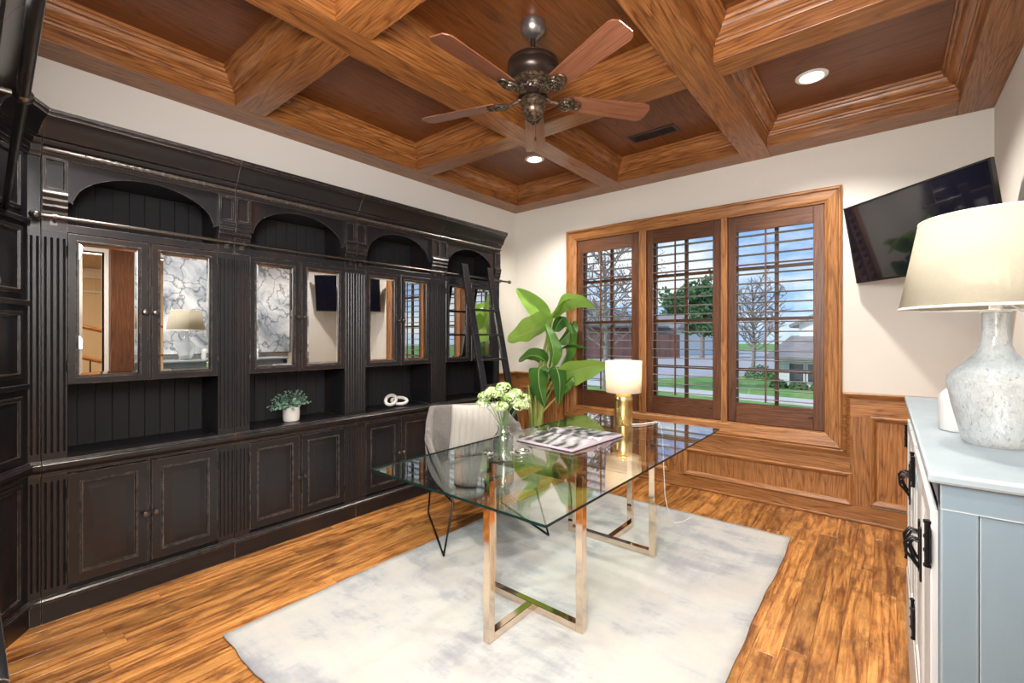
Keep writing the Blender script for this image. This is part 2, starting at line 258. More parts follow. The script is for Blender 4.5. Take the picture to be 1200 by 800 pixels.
# ---------------------------------------------------------------- mesh helpers
class MB:
    def __init__(s): s.v = []; s.f = []; s.mi = []; s.uv = None
    def add(s, vs, fs, mi=0):
        o = len(s.v); s.v += [tuple(p) for p in vs]; s.f += [tuple(i+o for i in q) for q in fs]; s.mi += [mi]*len(fs); return s
    def box(s, x0, x1, y0, y1, z0, z1, mi=0):
        return s.add([(x, y, z) for x in (x0, x1) for y in (y0, y1) for z in (z0, z1)], [(0, 1, 3, 2), (4, 6, 7, 5), (0, 4, 5, 1), (2, 3, 7, 6), (0, 2, 6, 4), (1, 5, 7, 3)], mi)
    def obox(s, c, h, M3, mi=0):
        c = Vector(c); return s.add([c+M3@Vector((a*h[0], b*h[1], d*h[2])) for a in (-1, 1) for b in (-1, 1) for d in (-1, 1)], [(0, 1, 3, 2), (4, 6, 7, 5), (0, 4, 5, 1), (2, 3, 7, 6), (0, 2, 6, 4), (1, 5, 7, 3)], mi)
    def beam(s, p0, p1, w, h, up=(0, 0, 1), mi=0):
        p0 = Vector(p0); p1 = Vector(p1); d = (p1-p0); L = d.length; d.normalize(); a = Vector(up).cross(d).normalized(); b = d.cross(a)
        return s.obox((p0+p1)/2, (L/2, w/2, h/2), Matrix((d, a, b)).transposed(), mi)
    def tube(s, pts, r, n=8, closed=False, mi=0):
        pts = [Vector(p) for p in pts]; k = len(pts); rs = r if isinstance(r, (list, tuple)) else [r]*k
        ref = None; vs = []
        for i, p in enumerate(pts):
            if closed: t = (pts[(i+1) % k]-pts[i-1])
            else: t = pts[min(i+1, k-1)]-pts[max(i-1, 0)]
            t.normalize()
            if ref is None:
                ref = Vector((0, 0, 1)) if abs(t.z) < .9 else Vector((1, 0, 0))
            ref = (ref-t*ref.dot(t)).normalized(); bn = t.cross(ref)
            for j in range(n):
                a = 2*PI*j/n; vs.append(p+(ref*math.cos(a)+bn*math.sin(a))*rs[i])
        fs = []
        for i in range(k if closed else k-1):
            for j in range(n):
                a = i*n+j; b = i*n+(j+1) % n; c = ((i+1) % k)*n+(j+1) % n; d = ((i+1) % k)*n+j; fs.append((a, b, c, d))
        if not closed: fs.append(tuple(range(n))[::-1]); fs.append(tuple(range((k-1)*n, k*n)))
        return s.add(vs, fs, mi)
    def lathe(s, prof, c=(0, 0, 0), n=24, axis=None, mi=0, cap=True):
        """prof: (radius, height) list"""
        c = Vector(c); A = Matrix.Identity(3) if axis is None else Vector((0, 0, 1)).rotation_difference(Vector(axis)).to_matrix()
        vs = [c+A@Vector((r*math.cos(2*PI*j/n), r*math.sin(2*PI*j/n), z)) for r, z in prof for j in range(n)]
        fs = [(i*n+j, i*n+(j+1) % n, (i+1)*n+(j+1) % n, (i+1)*n+j) for i in range(len(prof)-1) for j in range(n)]
        if cap:
            if prof[0][0] > 1e-5: fs.append(tuple(range(n))[::-1])
            if prof[-1][0] > 1e-5: fs.append(tuple(range((len(prof)-1)*n, len(prof)*n)))
        return s.add(vs, fs, mi)
    def ring(s, o, U, V, Nn, u0, u1, v0, v1, prof, closed=False, fill=None, mi=0):
        """mitred rectangular frame; prof = (inset, height); fill: close the middle at the last profile point"""
        o = Vector(o); U = Vector(U); V = Vector(V); Nn = Vector(Nn)
        vs = []
        for a, h in prof:
            for u, v in ((u0+a, v0+a), (u1-a, v0+a), (u1-a, v1-a), (u0+a, v1-a)): vs.append(o+U*u+V*v+Nn*h)
        k = len(prof); fs = []
        for i in range(k if closed else k-1):
            j2 = (i+1) % k
            for j in range(4): fs.append((i*4+j, i*4+(j+1) % 4, j2*4+(j+1) % 4, j2*4+j))
        if fill: fs.append(tuple((k-1)*4+j for j in range(4)))
        return s.add(vs, fs, mi)
    def sweep(s, path, prof, T, Nn=None, closed_prof=True, mi=0):
        """path: 2D points (a,b); prof: (out, h) with out to the left-normal of the path; T maps (a,b,h) to xyz"""
        k = len(path); vs = []
        P = [Vector(p) for p in path]
        def nrm(a, b): d = (b-a).normalized(); return Vector((-d.y, d.x))
        for i, p in enumerate(P):
            if i == 0: m_ = nrm(P[0], P[1])
            elif i == k-1: m_ = nrm(P[-2], P[-1])
            else:
                n1 = nrm(P[i-1], p); n2 = nrm(p, P[i+1]); m_ = (n1+n2); m_ = m_/(m_.dot(n1))
            for o_, h in prof: q = p+m_*o_; vs.append(T(q.x, q.y, h))
        n = len(prof); fs = []
        for i in range(k-1):
            for j in range(n if closed_prof else n-1):
                j2 = (j+1) % n; fs.append((i*n+j, i*n+j2, (i+1)*n+j2, (i+1)*n+j))
        if closed_prof: fs.append(tuple(range(n))[::-1]); fs.append(tuple(range((k-1)*n, k*n)))
        return s.add(vs, fs, mi)
    def grid(s, fn, nu, nv, mi=0, uv=False):
        vs = [fn(i/(nu-1), j/(nv-1)) for i in range(nu) for j in range(nv)]
        fs = [(i*nv+j, (i+1)*nv+j, (i+1)*nv+j+1, i*nv+j+1) for i in range(nu-1) for j in range(nv-1)]
        if uv:
            if s.uv is None: s.uv = []
            s.uv += [(j/(nv-1), i/(nu-1)) for i in range(nu) for j in range(nv)]
        return s.add(vs, fs, mi)
    def sphere(s, c, r, n=12, m_=8, sc=(1, 1, 1), mi=0):
        c = Vector(c); vs = [c+Vector((0, 0, -r*sc[2]))]
        for i in range(1, m_):
            a = -PI/2+PI*i/m_
            for j in range(n): b = 2*PI*j/n; vs.append(c+Vector((r*sc[0]*math.cos(a)*math.cos(b), r*sc[1]*math.cos(a)*math.sin(b), r*sc[2]*math.sin(a))))
        vs.append(c+Vector((0, 0, r*sc[2]))); fs = [(0, 1+(j+1) % n, 1+j) for j in range(n)]
        for i in range(m_-2):
            for j in range(n): a = 1+i*n+j; b = 1+i*n+(j+1) % n; fs.append((a, b, b+n, a+n))
        L = len(vs)-1; fs += [(L, L-n+j, L-n+(j+1) % n) for j in range(n)]
        return s.add(vs, fs, mi)
    def build(s, name, mat, parent=None, smooth=True, bevel=0, subsurf=0, solid=0, ang=38, normals=True):
        me = bpy.data.meshes.new(name); me.from_pydata(s.v, [], s.f)
        mats = mat if isinstance(mat, (list, tuple)) else [mat]
        for q in mats: me.materials.append(M[q] if isinstance(q, str) else q)
        if len(mats) > 1: me.polygons.foreach_set('material_index', s.mi)
        if s.uv:
            ul = me.uv_layers.new(name='UVMap'); ul.data.foreach_set('uv', [c for l in me.loops for c in s.uv[l.vertex_index]])
        if normals:
            bm = bmesh.new(); bm.from_mesh(me); bmesh.ops.recalc_face_normals(bm, faces=bm.faces); bm.to_mesh(me); bm.free()
        if smooth:
            me.polygons.foreach_set('use_smooth', [True]*len(me.polygons)); me.set_sharp_from_angle(angle=R(ang))
        o = bpy.data.objects.new(name, me); COL.objects.link(o)
        if parent: o.parent = parent
        if solid: q = o.modifiers.new('solid', 'SOLIDIFY'); q.thickness = solid; q.offset = 0
        if bevel: q = o.modifiers.new('bevel', 'BEVEL'); q.width = bevel; q.segments = 2; q.limit_method = 'ANGLE'; q.harden_normals = False
        if subsurf: q = o.modifiers.new('sub', 'SUBSURF'); q.levels = subsurf; q.render_levels = subsurf
        return o
def thing(name, label, cat, loc=(0, 0, 0), rotz=0, group=None):
    o = bpy.data.objects.new(name, None); COL.objects.link(o); o.location = loc; o.rotation_euler = (0, 0, rotz); o.empty_display_size = .1
    o['label'] = label; o['category'] = cat
    if group: o['group'] = group
    return o
def tag(o, label, cat, group=None, kind=None):
    o['label'] = label; o['category'] = cat
    if group: o['group'] = group
    if kind: o['kind'] = kind
    return o
def struct(o): o['kind'] = 'structure'; return o
def sempty(name, loc=(0, 0, 0)):
    o = bpy.data.objects.new(name, None); COL.objects.link(o); o.location = loc; o['kind'] = 'structure'; return o
def dup(root, loc, rotz, label, group=None):
    r = root.copy(); COL.objects.link(r); r.location = loc; r.rotation_euler = (0, 0, rotz); r['label'] = label
    if group: r['group'] = group
    for ch in list(root.children):
        c = ch.copy(); COL.objects.link(c); c.parent = r
        for g in list(ch.children):
            d = g.copy(); COL.objects.link(d); d.parent = c
    return r
X, Y, Z = (1, 0, 0), (0, 1, 0), (0, 0, 1)

# ---------------------------------------------------------------- room shell
XL, XR, YB, YF = -3.34, .52, 4.11, -.29
ZC = 2.955
fl = struct(MB().box(XL, XR, YF, YB, -.06, -.022).build('floor', 'soil'))
x = XL; pw = .0965
while x < XR-.001:
    y = YF-random.random()*.9; x1 = min(x+pw, XR)
    while y < YB:
        L = random.uniform(.7, 1.5); y0, y1 = max(y, YF), min(y+L, YB)
        if y1-y0 > .02: 
            zz = random.uniform(0, .0008)
            b = MB(); a = .0012
            b.add([(x, y0, -.022), (x1, y0, -.022), (x1, y1, -.022), (x, y1, -.022), (x, y0, -.002), (x1, y0, -.002), (x1, y1, -.002), (x, y1, -.002), (x+a, y0+a, -zz), (x1-a, y0+a, -zz), (x1-a, y1-a, -zz), (x+a, y1-a, -zz)],
                  [(0, 1, 5, 4), (1, 2, 6, 5), (2, 3, 7, 6), (3, 0, 4, 7), (4, 5, 9, 8), (5, 6, 10, 9), (6, 7, 11, 10), (7, 4, 8, 11), (8, 9, 10, 11)])
            b.build('plank', 'floor_oak', fl, smooth=False)
        y += L
    x += pw

WX0, WX1, WZ0, WZ1 = -2.52, -.345, .605, 2.345     # window opening
wb = MB(); t = .17
wb.box(XL-.2, WX0, YB, YB+t, 0, 3.1); wb.box(WX1, XR+.2, YB, YB+t, 0, 3.1); wb.box(WX0, WX1, YB, YB+t, 0, WZ0); wb.box(WX0, WX1, YB, YB+t, WZ1, 3.1)
wall_back = struct(wb.build('wall_back', 'wall_paint', smooth=False))
wall_left = struct(MB().box(XL-.15, XL, YF, YB, 0, 3.1).build('wall_left', 'wall_paint', smooth=False))
wall_front = struct(MB().box(XL-.15, XR+.15, YF-.15, YF, 0, 3.1).build('wall_front', 'wall_paint', smooth=False))
DY0, DY1, DZ = .30, .99, 2.25                          # doorway to the hall
wr = MB(); wr.box(XR, XR+.13, DY1, YB, 0, 3.1); wr.box(XR, XR+.13, YF, DY0, 0, 3.1); wr.box(XR, XR+.13, DY0, DY1, DZ, 3.1)
wall_right = struct(wr.build('wall_right', 'wall_paint', smooth=False))

# ceiling: slab, panels, beams, coffer mouldings
cl = struct(MB().box(XL-.2, XR+.2, YF-.2, YB+.17, ZC+.02, ZC+.2).build('ceiling', 'outer_shell', smooth=False))
BZ = 2.765
bxs = [(XL, -3.13), (-2.11, -1.93), (-.89, -.70), (.345, XR)]
bys = [(YF, -.16), (1.08, 1.26), (2.50, 2.67), (3.885, YB)]
for i, (a, b) in enumerate(bxs): MB().box(a, b, YF, YB, BZ, ZC+.02).build('beam', 'ceiling_oak_y', cl, smooth=False, bevel=.003)
for (a, b) in bys:
    for k in range(3): MB().box(bxs[k][1], bxs[k+1][0], a, b, BZ+.0015, ZC+.02).build('beam', 'ceiling_oak_x', cl, smooth=False, bevel=.003)
cprof = [(0, .078), (.010, .078), (.014, .084), (.014, .094), (.022, .096), (.024, .106), (.030, .109), (.046, .118), (.058, .136), (.062, .152), (.074, .154), (.080, .162), (.080, .172), (.088, .174), (.090, .192), (0, .192)]
mi_ = 0
for i in range(3):
    for j in range(3):
        x0, x1, y0, y1 = bxs[i][1], bxs[i+1][0], bys[j][1], bys[j+1][0]
        # veneer boards of the coffer ceiling
        if (i, j) in ((1, 2), (0, 2)):
            k = 4; w = (x1-x0)/k
            for q in range(k): MB().box(x0+q*w, x0+(q+1)*w-.0015, y0, y1, ZC-random.uniform(0, .001), ZC+.02).build('coffer_panel', 'panel_oak', cl, smooth=False)
        else: MB().box(x0, x1, y0, y1, ZC, ZC+.02).build('coffer_panel', 'panel_oak' if i != 2 else 'panel_oak_x', cl, smooth=False)
        # sides split so that the grain runs along each length
        for mname, sel in (('ceiling_oak_x', (0, 2)), ('ceiling_oak_y', (1, 3))):
            b = MB(); b.ring((0, 0, BZ), X, Y, Z, x0, x1, y0, y1, cprof)
            b.f = [f for n_, f in enumerate(b.f) if n_ % 4 in sel]; b.mi = [0]*len(b.f)
            b.build('coffer_molding', mname, cl, normals=True)
# recessed lights
def can(x, y, label):
    t = thing('recessed_light', label, 'ceiling light', (x, y, ZC), 0, 'recessed lights in the coffered ceiling')
    MB().lathe([(.062, -.0005), (.088, -.0005), (.088, -.004), (.080, -.008), (.066, -.010), (.060, -.004), (.058, .03)], n=32, cap=False).build('trim_ring', 'white_plastic', t)
    MB().lathe([(.0, -.003), (.059, -.003)], n=32, cap=False).build('lens', 'lamp_glow', t, normals=False)
    l = light('recessed_lamp', 'SPOT', (x, y, ZC-.03), 82, (1, .93, .84), (0, 0, 0), spot_size=R(125), spot_blend=.6, shadow_soft_size=.05); return t
can(-.36, 3.37, 'round white recessed light in the coffer at the right of the fan')
can(-2.48, 3.33, 'bright recessed light in the far coffer, below the front fan blade')
can(-.33, 1.90, 'recessed light cut by the top edge of the photo')
can(-2.56, .48, 'recessed light in the near left coffer, outside the photo')
can(-.33, .45, 'recessed light in the near right coffer, outside the photo')
plain('vent_paint', (.075, .035, .035), .35, .2)
v = thing('ceiling_vent', 'brown metal air vent in the coffer behind the right fan blade', 'vent', (-1.44, 3.52, ZC))
b = MB(); b.ring((0, 0, 0), X, Y, (0, 0, -1), -.19, .19, -.075, .075, [(0, 0), (0, .006), (.018, .008), (.022, 0)]); b.build('frame', 'vent_paint', v)
MB().box(-.17, .06, -.055, .055, -.004, -.001).build('backing', 'fan_dark', v); MB().box(.06, .17, -.055, .055, -.003, -.001).build('opening', 'black_board', v)
for k in range(14): MB().obox((-.16+k*.0163, 0, -.006), (.006, .054, .0008), Euler((0, .7, 0)).to_matrix()).build('slat', 'vent_paint', v, smooth=False)

# hall beyond the doorway (seen in the glass doors)
hf = struct(MB().box(XR, 4.2, -1.5, 3.2, -.06, 0).build('floor_hall', 'floor_oak', smooth=False))
hw = MB(); hw.box(4.2, 4.3, -1.5, 3.2, 0, 3.2); hw.box(XR+.13, 4.2, -1.6, -1.5, 0, 3.2); hw.box(XR+.13, 4.2, 3.2, 3.3, 0, 3.2); hw.box(XR+.13, 4.3, -1.6, 3.3, 3.2, 3.3)
struct(hw.build('wall_hall', 'hall_paint', smooth=False))
b = MB(); b.box(4.14, 4.2, -1.5, 3.2, 2.30, 2.42); b.box(4.12, 4.2, -1.5, 3.2, 2.42, 2.46); b.build('trim_1', 'white_trim', smooth=False); struct(bpy.data.objects['trim_1'])
b = MB()
for y0 in (.2, 1.0, 1.8): b.ring((4.2, 0, 0), Y, Z, (-1, 0, 0), y0, y0+.6, .3, 2.1, [(0, 0), (0, .03), (.03, .04), (.05, .01)])
struct(b.build('trim_2', 'white_trim'))
st = thing('staircase_railing', 'wooden staircase railing seen reflected in the first glass door', 'railing', (2.2, 0, 0))
MB().tube([(0, -.6, 1.30), (0, .3, 1.22), (0, .7, 1.16), (0, 1.2, 1.0), (0, 1.9, .7)], .03, 8).build('handrail', 'oak_y', st)
MB().tube([(.5, -.6, 1.75), (.5, .5, 1.65), (.5, 1.0, 1.5), (.5, 1.7, 1.3)], .03, 8).build('handrail', 'oak_y', st)
for k in range(12): y = -.5+k*.2; MB().tube([(0, y, 0), (0, y, 1.27-max(0, y-.3)**1.3*.3)], .009, 6).build('baluster', 'black_metal', st)
MB().box(.46, .515, 1.03, 1.235, 0, 2.3).build('door_1', 'shutter_wood_z', smooth=False, bevel=.004); struct(bpy.data.objects['door_1'])
b = MB(); b.box(XR-.012, XR+.14, DY1, DY1+.035, 0, DZ); b.box(XR-.012, XR+.14, DY0-.035, DY0, 0, DZ); b.box(XR-.012, XR+.14, DY0-.035, DY1+.035, DZ, DZ+.05); struct(b.build('trim_3', 'wall_paint', smooth=False))

# ---------------------------------------------------------------- back wall woodwork
wy = YB-.014
def wbox(x0, x1, z0, z1, mat='oak_x', name='rail', d=.014, par=wall_back): return MB().box(x0, x1, YB-d, YB-.0005, z0, z1).build(name, mat, par, smooth=False)
PX = [(-3.235, -2.76, .152, .757), (-2.62, -1.53, .125, .337), (-1.385, -.205, .125, .337), (-.079, .45, .152, .757)]
wbox(XL, XR, 0, .125, name='bottom_rail'); wbox(XL, -2.66, .757, .885, name='top_rail'); wbox(-.205, XR, .757, .885, name='top_rail'); wbox(-2.66, -.205, .337, .56, name='mid_rail')
for a, b_ in ((XL, -3.235), (-2.76, -2.62), (-.205, -.079), (.45, XR)): wbox(a, b_, .125, .757, 'oak_z', 'stile')
wbox(-1.53, -1.385, .125, .337, 'oak_z', 'stile')
pprof = [(-.012, .014), (-.012, .026), (-.004, .032), (.006, .030), (.016, .020), (.024, .010), (.026, .003)]
for x0, x1, z0, z1 in PX:
    MB().box(x0, x1, YB-.004, YB-.0004, z0, z1).build('wainscot_panel', 'oak_z', wall_back, smooth=False)
    for mname, sel in (('oak_x', (0, 2)), ('oak_z', (1, 3))):
        b = MB(); b.ring((0, YB, 0), X, Z, (0, -1, 0), x0, x1, z0, z1, pprof); b.f = [f for n_, f in enumerate(b.f) if n_ % 4 in sel]; b.mi = [0]*len(b.f)
        b.build('panel_molding', mname, wall_back)
# chair-rail cap: turns down round the window
capp = [(0, .0), (0, .034), (-.008, .040), (-.022, .036), (-.030, .026), (-.044, .020), (-.044, 0)]
Tb = lambda a, b_, h: (a, YB-h, b_)
CPX0, CPX1, CPZ = -2.622, -.248, .510
MB().sweep([(XR, .930), (CPX1, .930), (CPX1, CPZ), (CPX0, CPZ), (CPX0, .930), (XL, .930)][::-1], capp, Tb).build('cap_molding', 'oak_x', wall_back)
for xa, xb, zz in ((XL, XR, 0),): MB().box(xa, xb, YB-.030, YB-.014, 0, .022).build('shoe_molding', 'oak_x', wall_back, smooth=False, bevel=.006)
# left wall and right wall wainscot
b = MB().box(XL, XL+.014, 3.49, YB-.014, 0, .885).build('wainscot_panel', 'oak_z', wall_left, smooth=False)
MB().sweep([(3.49, .93), (YB-.02, .93)], capp, lambda a, b_, h: (XL+h, a, b_)).build('cap_molding', 'oak_y', wall_left)
MB().box(XR-.014, XR, 2.9, YB-.014, 0, .885).build('wainscot_panel', 'oak_z', wall_right, smooth=False)
MB().sweep([(2.9, .93), (YB-.02, .93)], capp, lambda a, b_, h: (XR-h, a, b_)).build('cap_molding', 'oak_y', wall_right)

# window casing
cas = struct(bpy.data.objects.new('trim_4', None)); COL.objects.link(cas)
caso = [(0, .0), (0, .036), (.010, .042), (.020, .040), (.026, .026), (.034, .024), (.078, .022), (.088, .018), (.094, .012), (.104, .008), (.104, 0)]
for mname, sel in (('oak_x', (0, 2)), ('oak_z', (1, 3))):
    b = MB(); b.ring((0, YB, 0), X, Z, (0, -1, 0), -2.62, -.250, .512, 2.440, caso); b.f = [f for n_, f in enumerate(b.f) if n_ % 4 in sel]; b.mi = [0]*len(b.f)
    b.build('casing', mname, cas)
# jambs, sloped sill, mullion posts
jy = YB+.17
MB().box(WX0-.01, WX0+.012, YB-.006, jy, WZ0, WZ1).build('jamb', 'oak_z', cas, smooth=False); MB().box(WX1-.012, WX1+.01, YB-.006, jy, WZ0, WZ1).build('jamb', 'oak_z', cas, smooth=False)
MB().box(WX0, WX1, YB-.006, jy, WZ1-.012, WZ1+.01).build('jamb', 'oak_x', cas, smooth=False)
MB().box(WX0, WX1, YB-.010, jy, WZ0-.01, WZ0+.014).build('sill', 'oak_x', cas, smooth=False, bevel=.003)
MU = [(-1.818, -1.748), (-1.088, -1.036)]
for a, b_ in MU: MB().box(a, b_, YB-.012, jy, WZ0, WZ1).build('mullion', 'oak_z', cas, smooth=False, bevel=.006)
# shutters
SH = [(WX0+.014, MU[0][0]-.004, -2.44, -1.90), (MU[0][1]+.004, MU[1][0]-.004, -1.69, -1.155), (MU[1][1]+.004, WX1-.014, -.97, -.43)]
slab = ['leftmost wooden plantation shutter, beside the banana plant', 'middle wooden plantation shutter, between the two mullions', 'rightmost wooden plantation shutter, nearest the television']
louv = MB()
lp = [(p_*.82, q_*.8) for p_, q_ in [(-.036, 0), (-.028, .0038), (-.01, .0052), (.01, .0052), (.028, .0038), (.036, 0), (.028, -.0038), (.01, -.0052), (-.01, -.0052), (-.028, -.0038)]]
for i, (sx0, sx1, ox0, ox1) in enumerate(SH):
    sh = thing('window_shutter', slab[i], 'shutter', (sx0, YB+.005, WZ0+.018), 0, 'wooden plantation shutters in the window')
    w = sx1-sx0; o0, o1 = ox0-sx0, ox1-sx0; H = WZ1-.014-(WZ0+.018); z0, z1 = .785-(WZ0+.018), 2.20-(WZ0+.018)
    for a, b_ in ((0, o0), (o1, w)): MB().box(a, b_, 0, .028, 0, H).build('stile', 'shutter_wood_z', sh, smooth=False, bevel=.003)
    for a, b_ in ((0, z0), (z1, H)): MB().box(o0, o1, .001, .027, a, b_).build('rail', 'shutter_wood_x', sh, smooth=False, bevel=.003)
    n = 18; dz = (z1-z0)/n
    for k in range(n):
        zc = z0+dz*(k+.5); tl_ = R(-4)
        pts = [(a*math.cos(tl_)-c_*math.sin(tl_), a*math.sin(tl_)+c_*math.cos(tl_)) for a, c_ in lp]
        b = MB(); nn = len(pts); b.add([(o0+.002, .014+p, zc+q) for p, q in pts]+[(o1-.002, .014+p, zc+q) for p, q in pts], [(j, (j+1) % nn, nn+(j+1) % nn, nn+j) for j in range(nn)]+[tuple(range(nn))[::-1], tuple(range(nn, 2*nn))])
        b.build('louver', 'louver_wood_skylit', sh)
    xr = (o0+o1)/2-.045
    MB().box(xr-.006, xr+.006, -.034, -.024, z0+.02, z1-.01).build('tilt_rod', 'shutter_wood_z', sh, smooth=False)
    MB().tube([(o1-.0, -.008, z0-.07), (o1-.03, -.012, z0-.07)], .004, 6).build('latch', 'hinge_metal', sh)
    # window behind
    wn = sempty('window_%d' % (i+1)); gy = YB+.115
    a0, a1 = (WX0, MU[0][0]) if i == 0 else ((MU[0][1], MU[1][0]) if i == 1 else (MU[1][1], WX1))
    b = MB(); b.ring((0, gy, 0), X, Z, (0, -1, 0), a0+.013, a1, WZ0+.015, WZ1-.012, [(0, -.02), (0, .02), (.045, .02), (.045, -.02)], closed=True); b.build('sash', 'shutter_wood_z', wn)
    xm = (ox0+ox1)/2+.01; zs = [.66, 1.055, 1.48, 1.904, 2.29]
    MB().box(xm-.014, xm+.014, gy-.014, gy+.014, .65, 2.30).build('muntin', 'shutter_wood_z', wn, smooth=False)
    for zz in zs[1:4]: MB().box(a0+.05, a1-.05, gy-.015, gy+.015, zz-.013, zz+.013).build('muntin', 'shutter_wood_x', wn, smooth=False)
    for q in range(4):
        for (pa, pb) in ((a0+.05, xm-.014), (xm+.014, a1-.045)): MB().box(pa, pb, gy-.002, gy+.002, zs[q]+.01, zs[q+1]-.01).build('pane', 'window_glass', wn, smooth=False)

# ---------------------------------------------------------------- black wall bookcases
UW = .808; PW = .085
G_UN = 'black bookcase units along the left wall'
def flute(z0, z1, y0, w, x0=.29, x1=.314, nfl=4):
    """fluted pilaster block: grooved middle with plain ends"""
    b = MB(); g = []
    st_ = w/nfl; gw = .0095; dp = .008; m_ = .03
    b.box(x0, x1, y0, y0+w, z0, z0+m_); b.box(x0, x1, y0, y0+w, z1-m_, z1)
    pr = [(x0, y0)]
    pr.append((x1, y0))
    for i in range(nfl):
        c = y0+st_*(i+.5); pr += [(x1, c-gw/2), (x1-dp*.7, c-gw/2+.0012), (x1-dp, c), (x1-dp*.7, c+gw/2-.0012), (x1, c+gw/2)]
    pr += [(x1, y0+w), (x0, y0+w)]
    n = len(pr); b.add([(p, q, z0+m_) for p, q in pr]+[(p, q, z1-m_) for p, q in pr], [(j, (j+1) % n, n+(j+1) % n, n+j) for j in range(n)])
    return b
def panel_door(root, name, y0, y1, z0, z1, glass, knob_y, knob_z):
    d = .022; xf = .315
    if glass:
        fw = .042; b = MB(); b.ring((xf-d, 0, 0), Y, Z, X, y0, y1, z0, z1, [(0, 0), (0, d-.003), (.003, d), (fw-.012, d), (fw-.010, d+.003), (fw-.005, d+.003), (fw, d-.006), (fw, 0)], closed=True); o = b.build(name, 'black_paint', root)
        b = MB(); b.ring((xf-d+.008, 0, 0), Y, Z, X, y0+fw-.002, y1-fw+.002, z0+fw-.002, z1-fw+.002, [(0, -.003), (0, .0), (.014, .0012)], fill=True); b.build('glass_pane', 'cabinet_glass', o, smooth=False)
    else:
        b = MB(); b.ring((xf-d, 0, 0), Y, Z, X, y0, y1, z0, z1, [(0, 0), (0, d-.003), (.003, d), (.043, d), (.046, d+.003), (.052, d+.002), (.055, d-.011), (.061, d-.011), (.090, d-.001), (.092, d-.001)], fill=True); o = b.build(name, 'black_paint', root)
    k = MB(); k.lathe([(.0, 0), (.006, 0), (.005, .010), (.008, .014), (.0135, .019), (.0145, .024), (.011, .029), (0, .031)], (xf, knob_y, knob_z), 14, axis=X); k.build('knob', 'pewter', o)
    hy = y0-.001 if knob_y > (y0+y1)/2 else y1+.001
    for hz in (z0+.09, z1-.09): MB().tube([(xf-.001, hy, hz-.028), (xf-.001, hy, hz-.024), (xf-.001, hy, hz+.024), (xf-.001, hy, hz+.028)], [.002, .0042, .0042, .002], 8).build('hinge', 'hinge_metal', o)
    return o
COUNTER = [(.0, .684), (.318, .684), (.318, .696), (.326, .706), (.338, .714), (.342, .722), (.342, .738), (.336, .744), (.330, .746), (.328, .757), (0, .757)]
BASE = [(.0, 0), (.322, 0), (.322, .092), (.330, .096), (.330, .106), (.322, .112), (.320, .122), (0, .122)]
CROWN = [(.0, 2.172), (.322, 2.172), (.326, 2.186), (.330, 2.190), (.330, 2.218), (.338, 2.222), (.346, 2.232), (.350, 2.244), (.366, 2.250), (.372, 2.262), (.388, 2.300), (.410, 2.326), (.424, 2.334), (.424, 2.348), (.430, 2.352), (.430, 2.366), (0, 2.366)]
def ext_y(prof, y0, y1, b=None):
    b = b or MB(); n = len(prof); b.add([(p, y0, q) for p, q in prof]+[(p, y1, q) for p, q in prof], [(j, (j+1) % n, n+(j+1) % n, n+j) for j in range(n)]+[tuple(range(n))[::-1], tuple(range(n, 2*n))]); return b
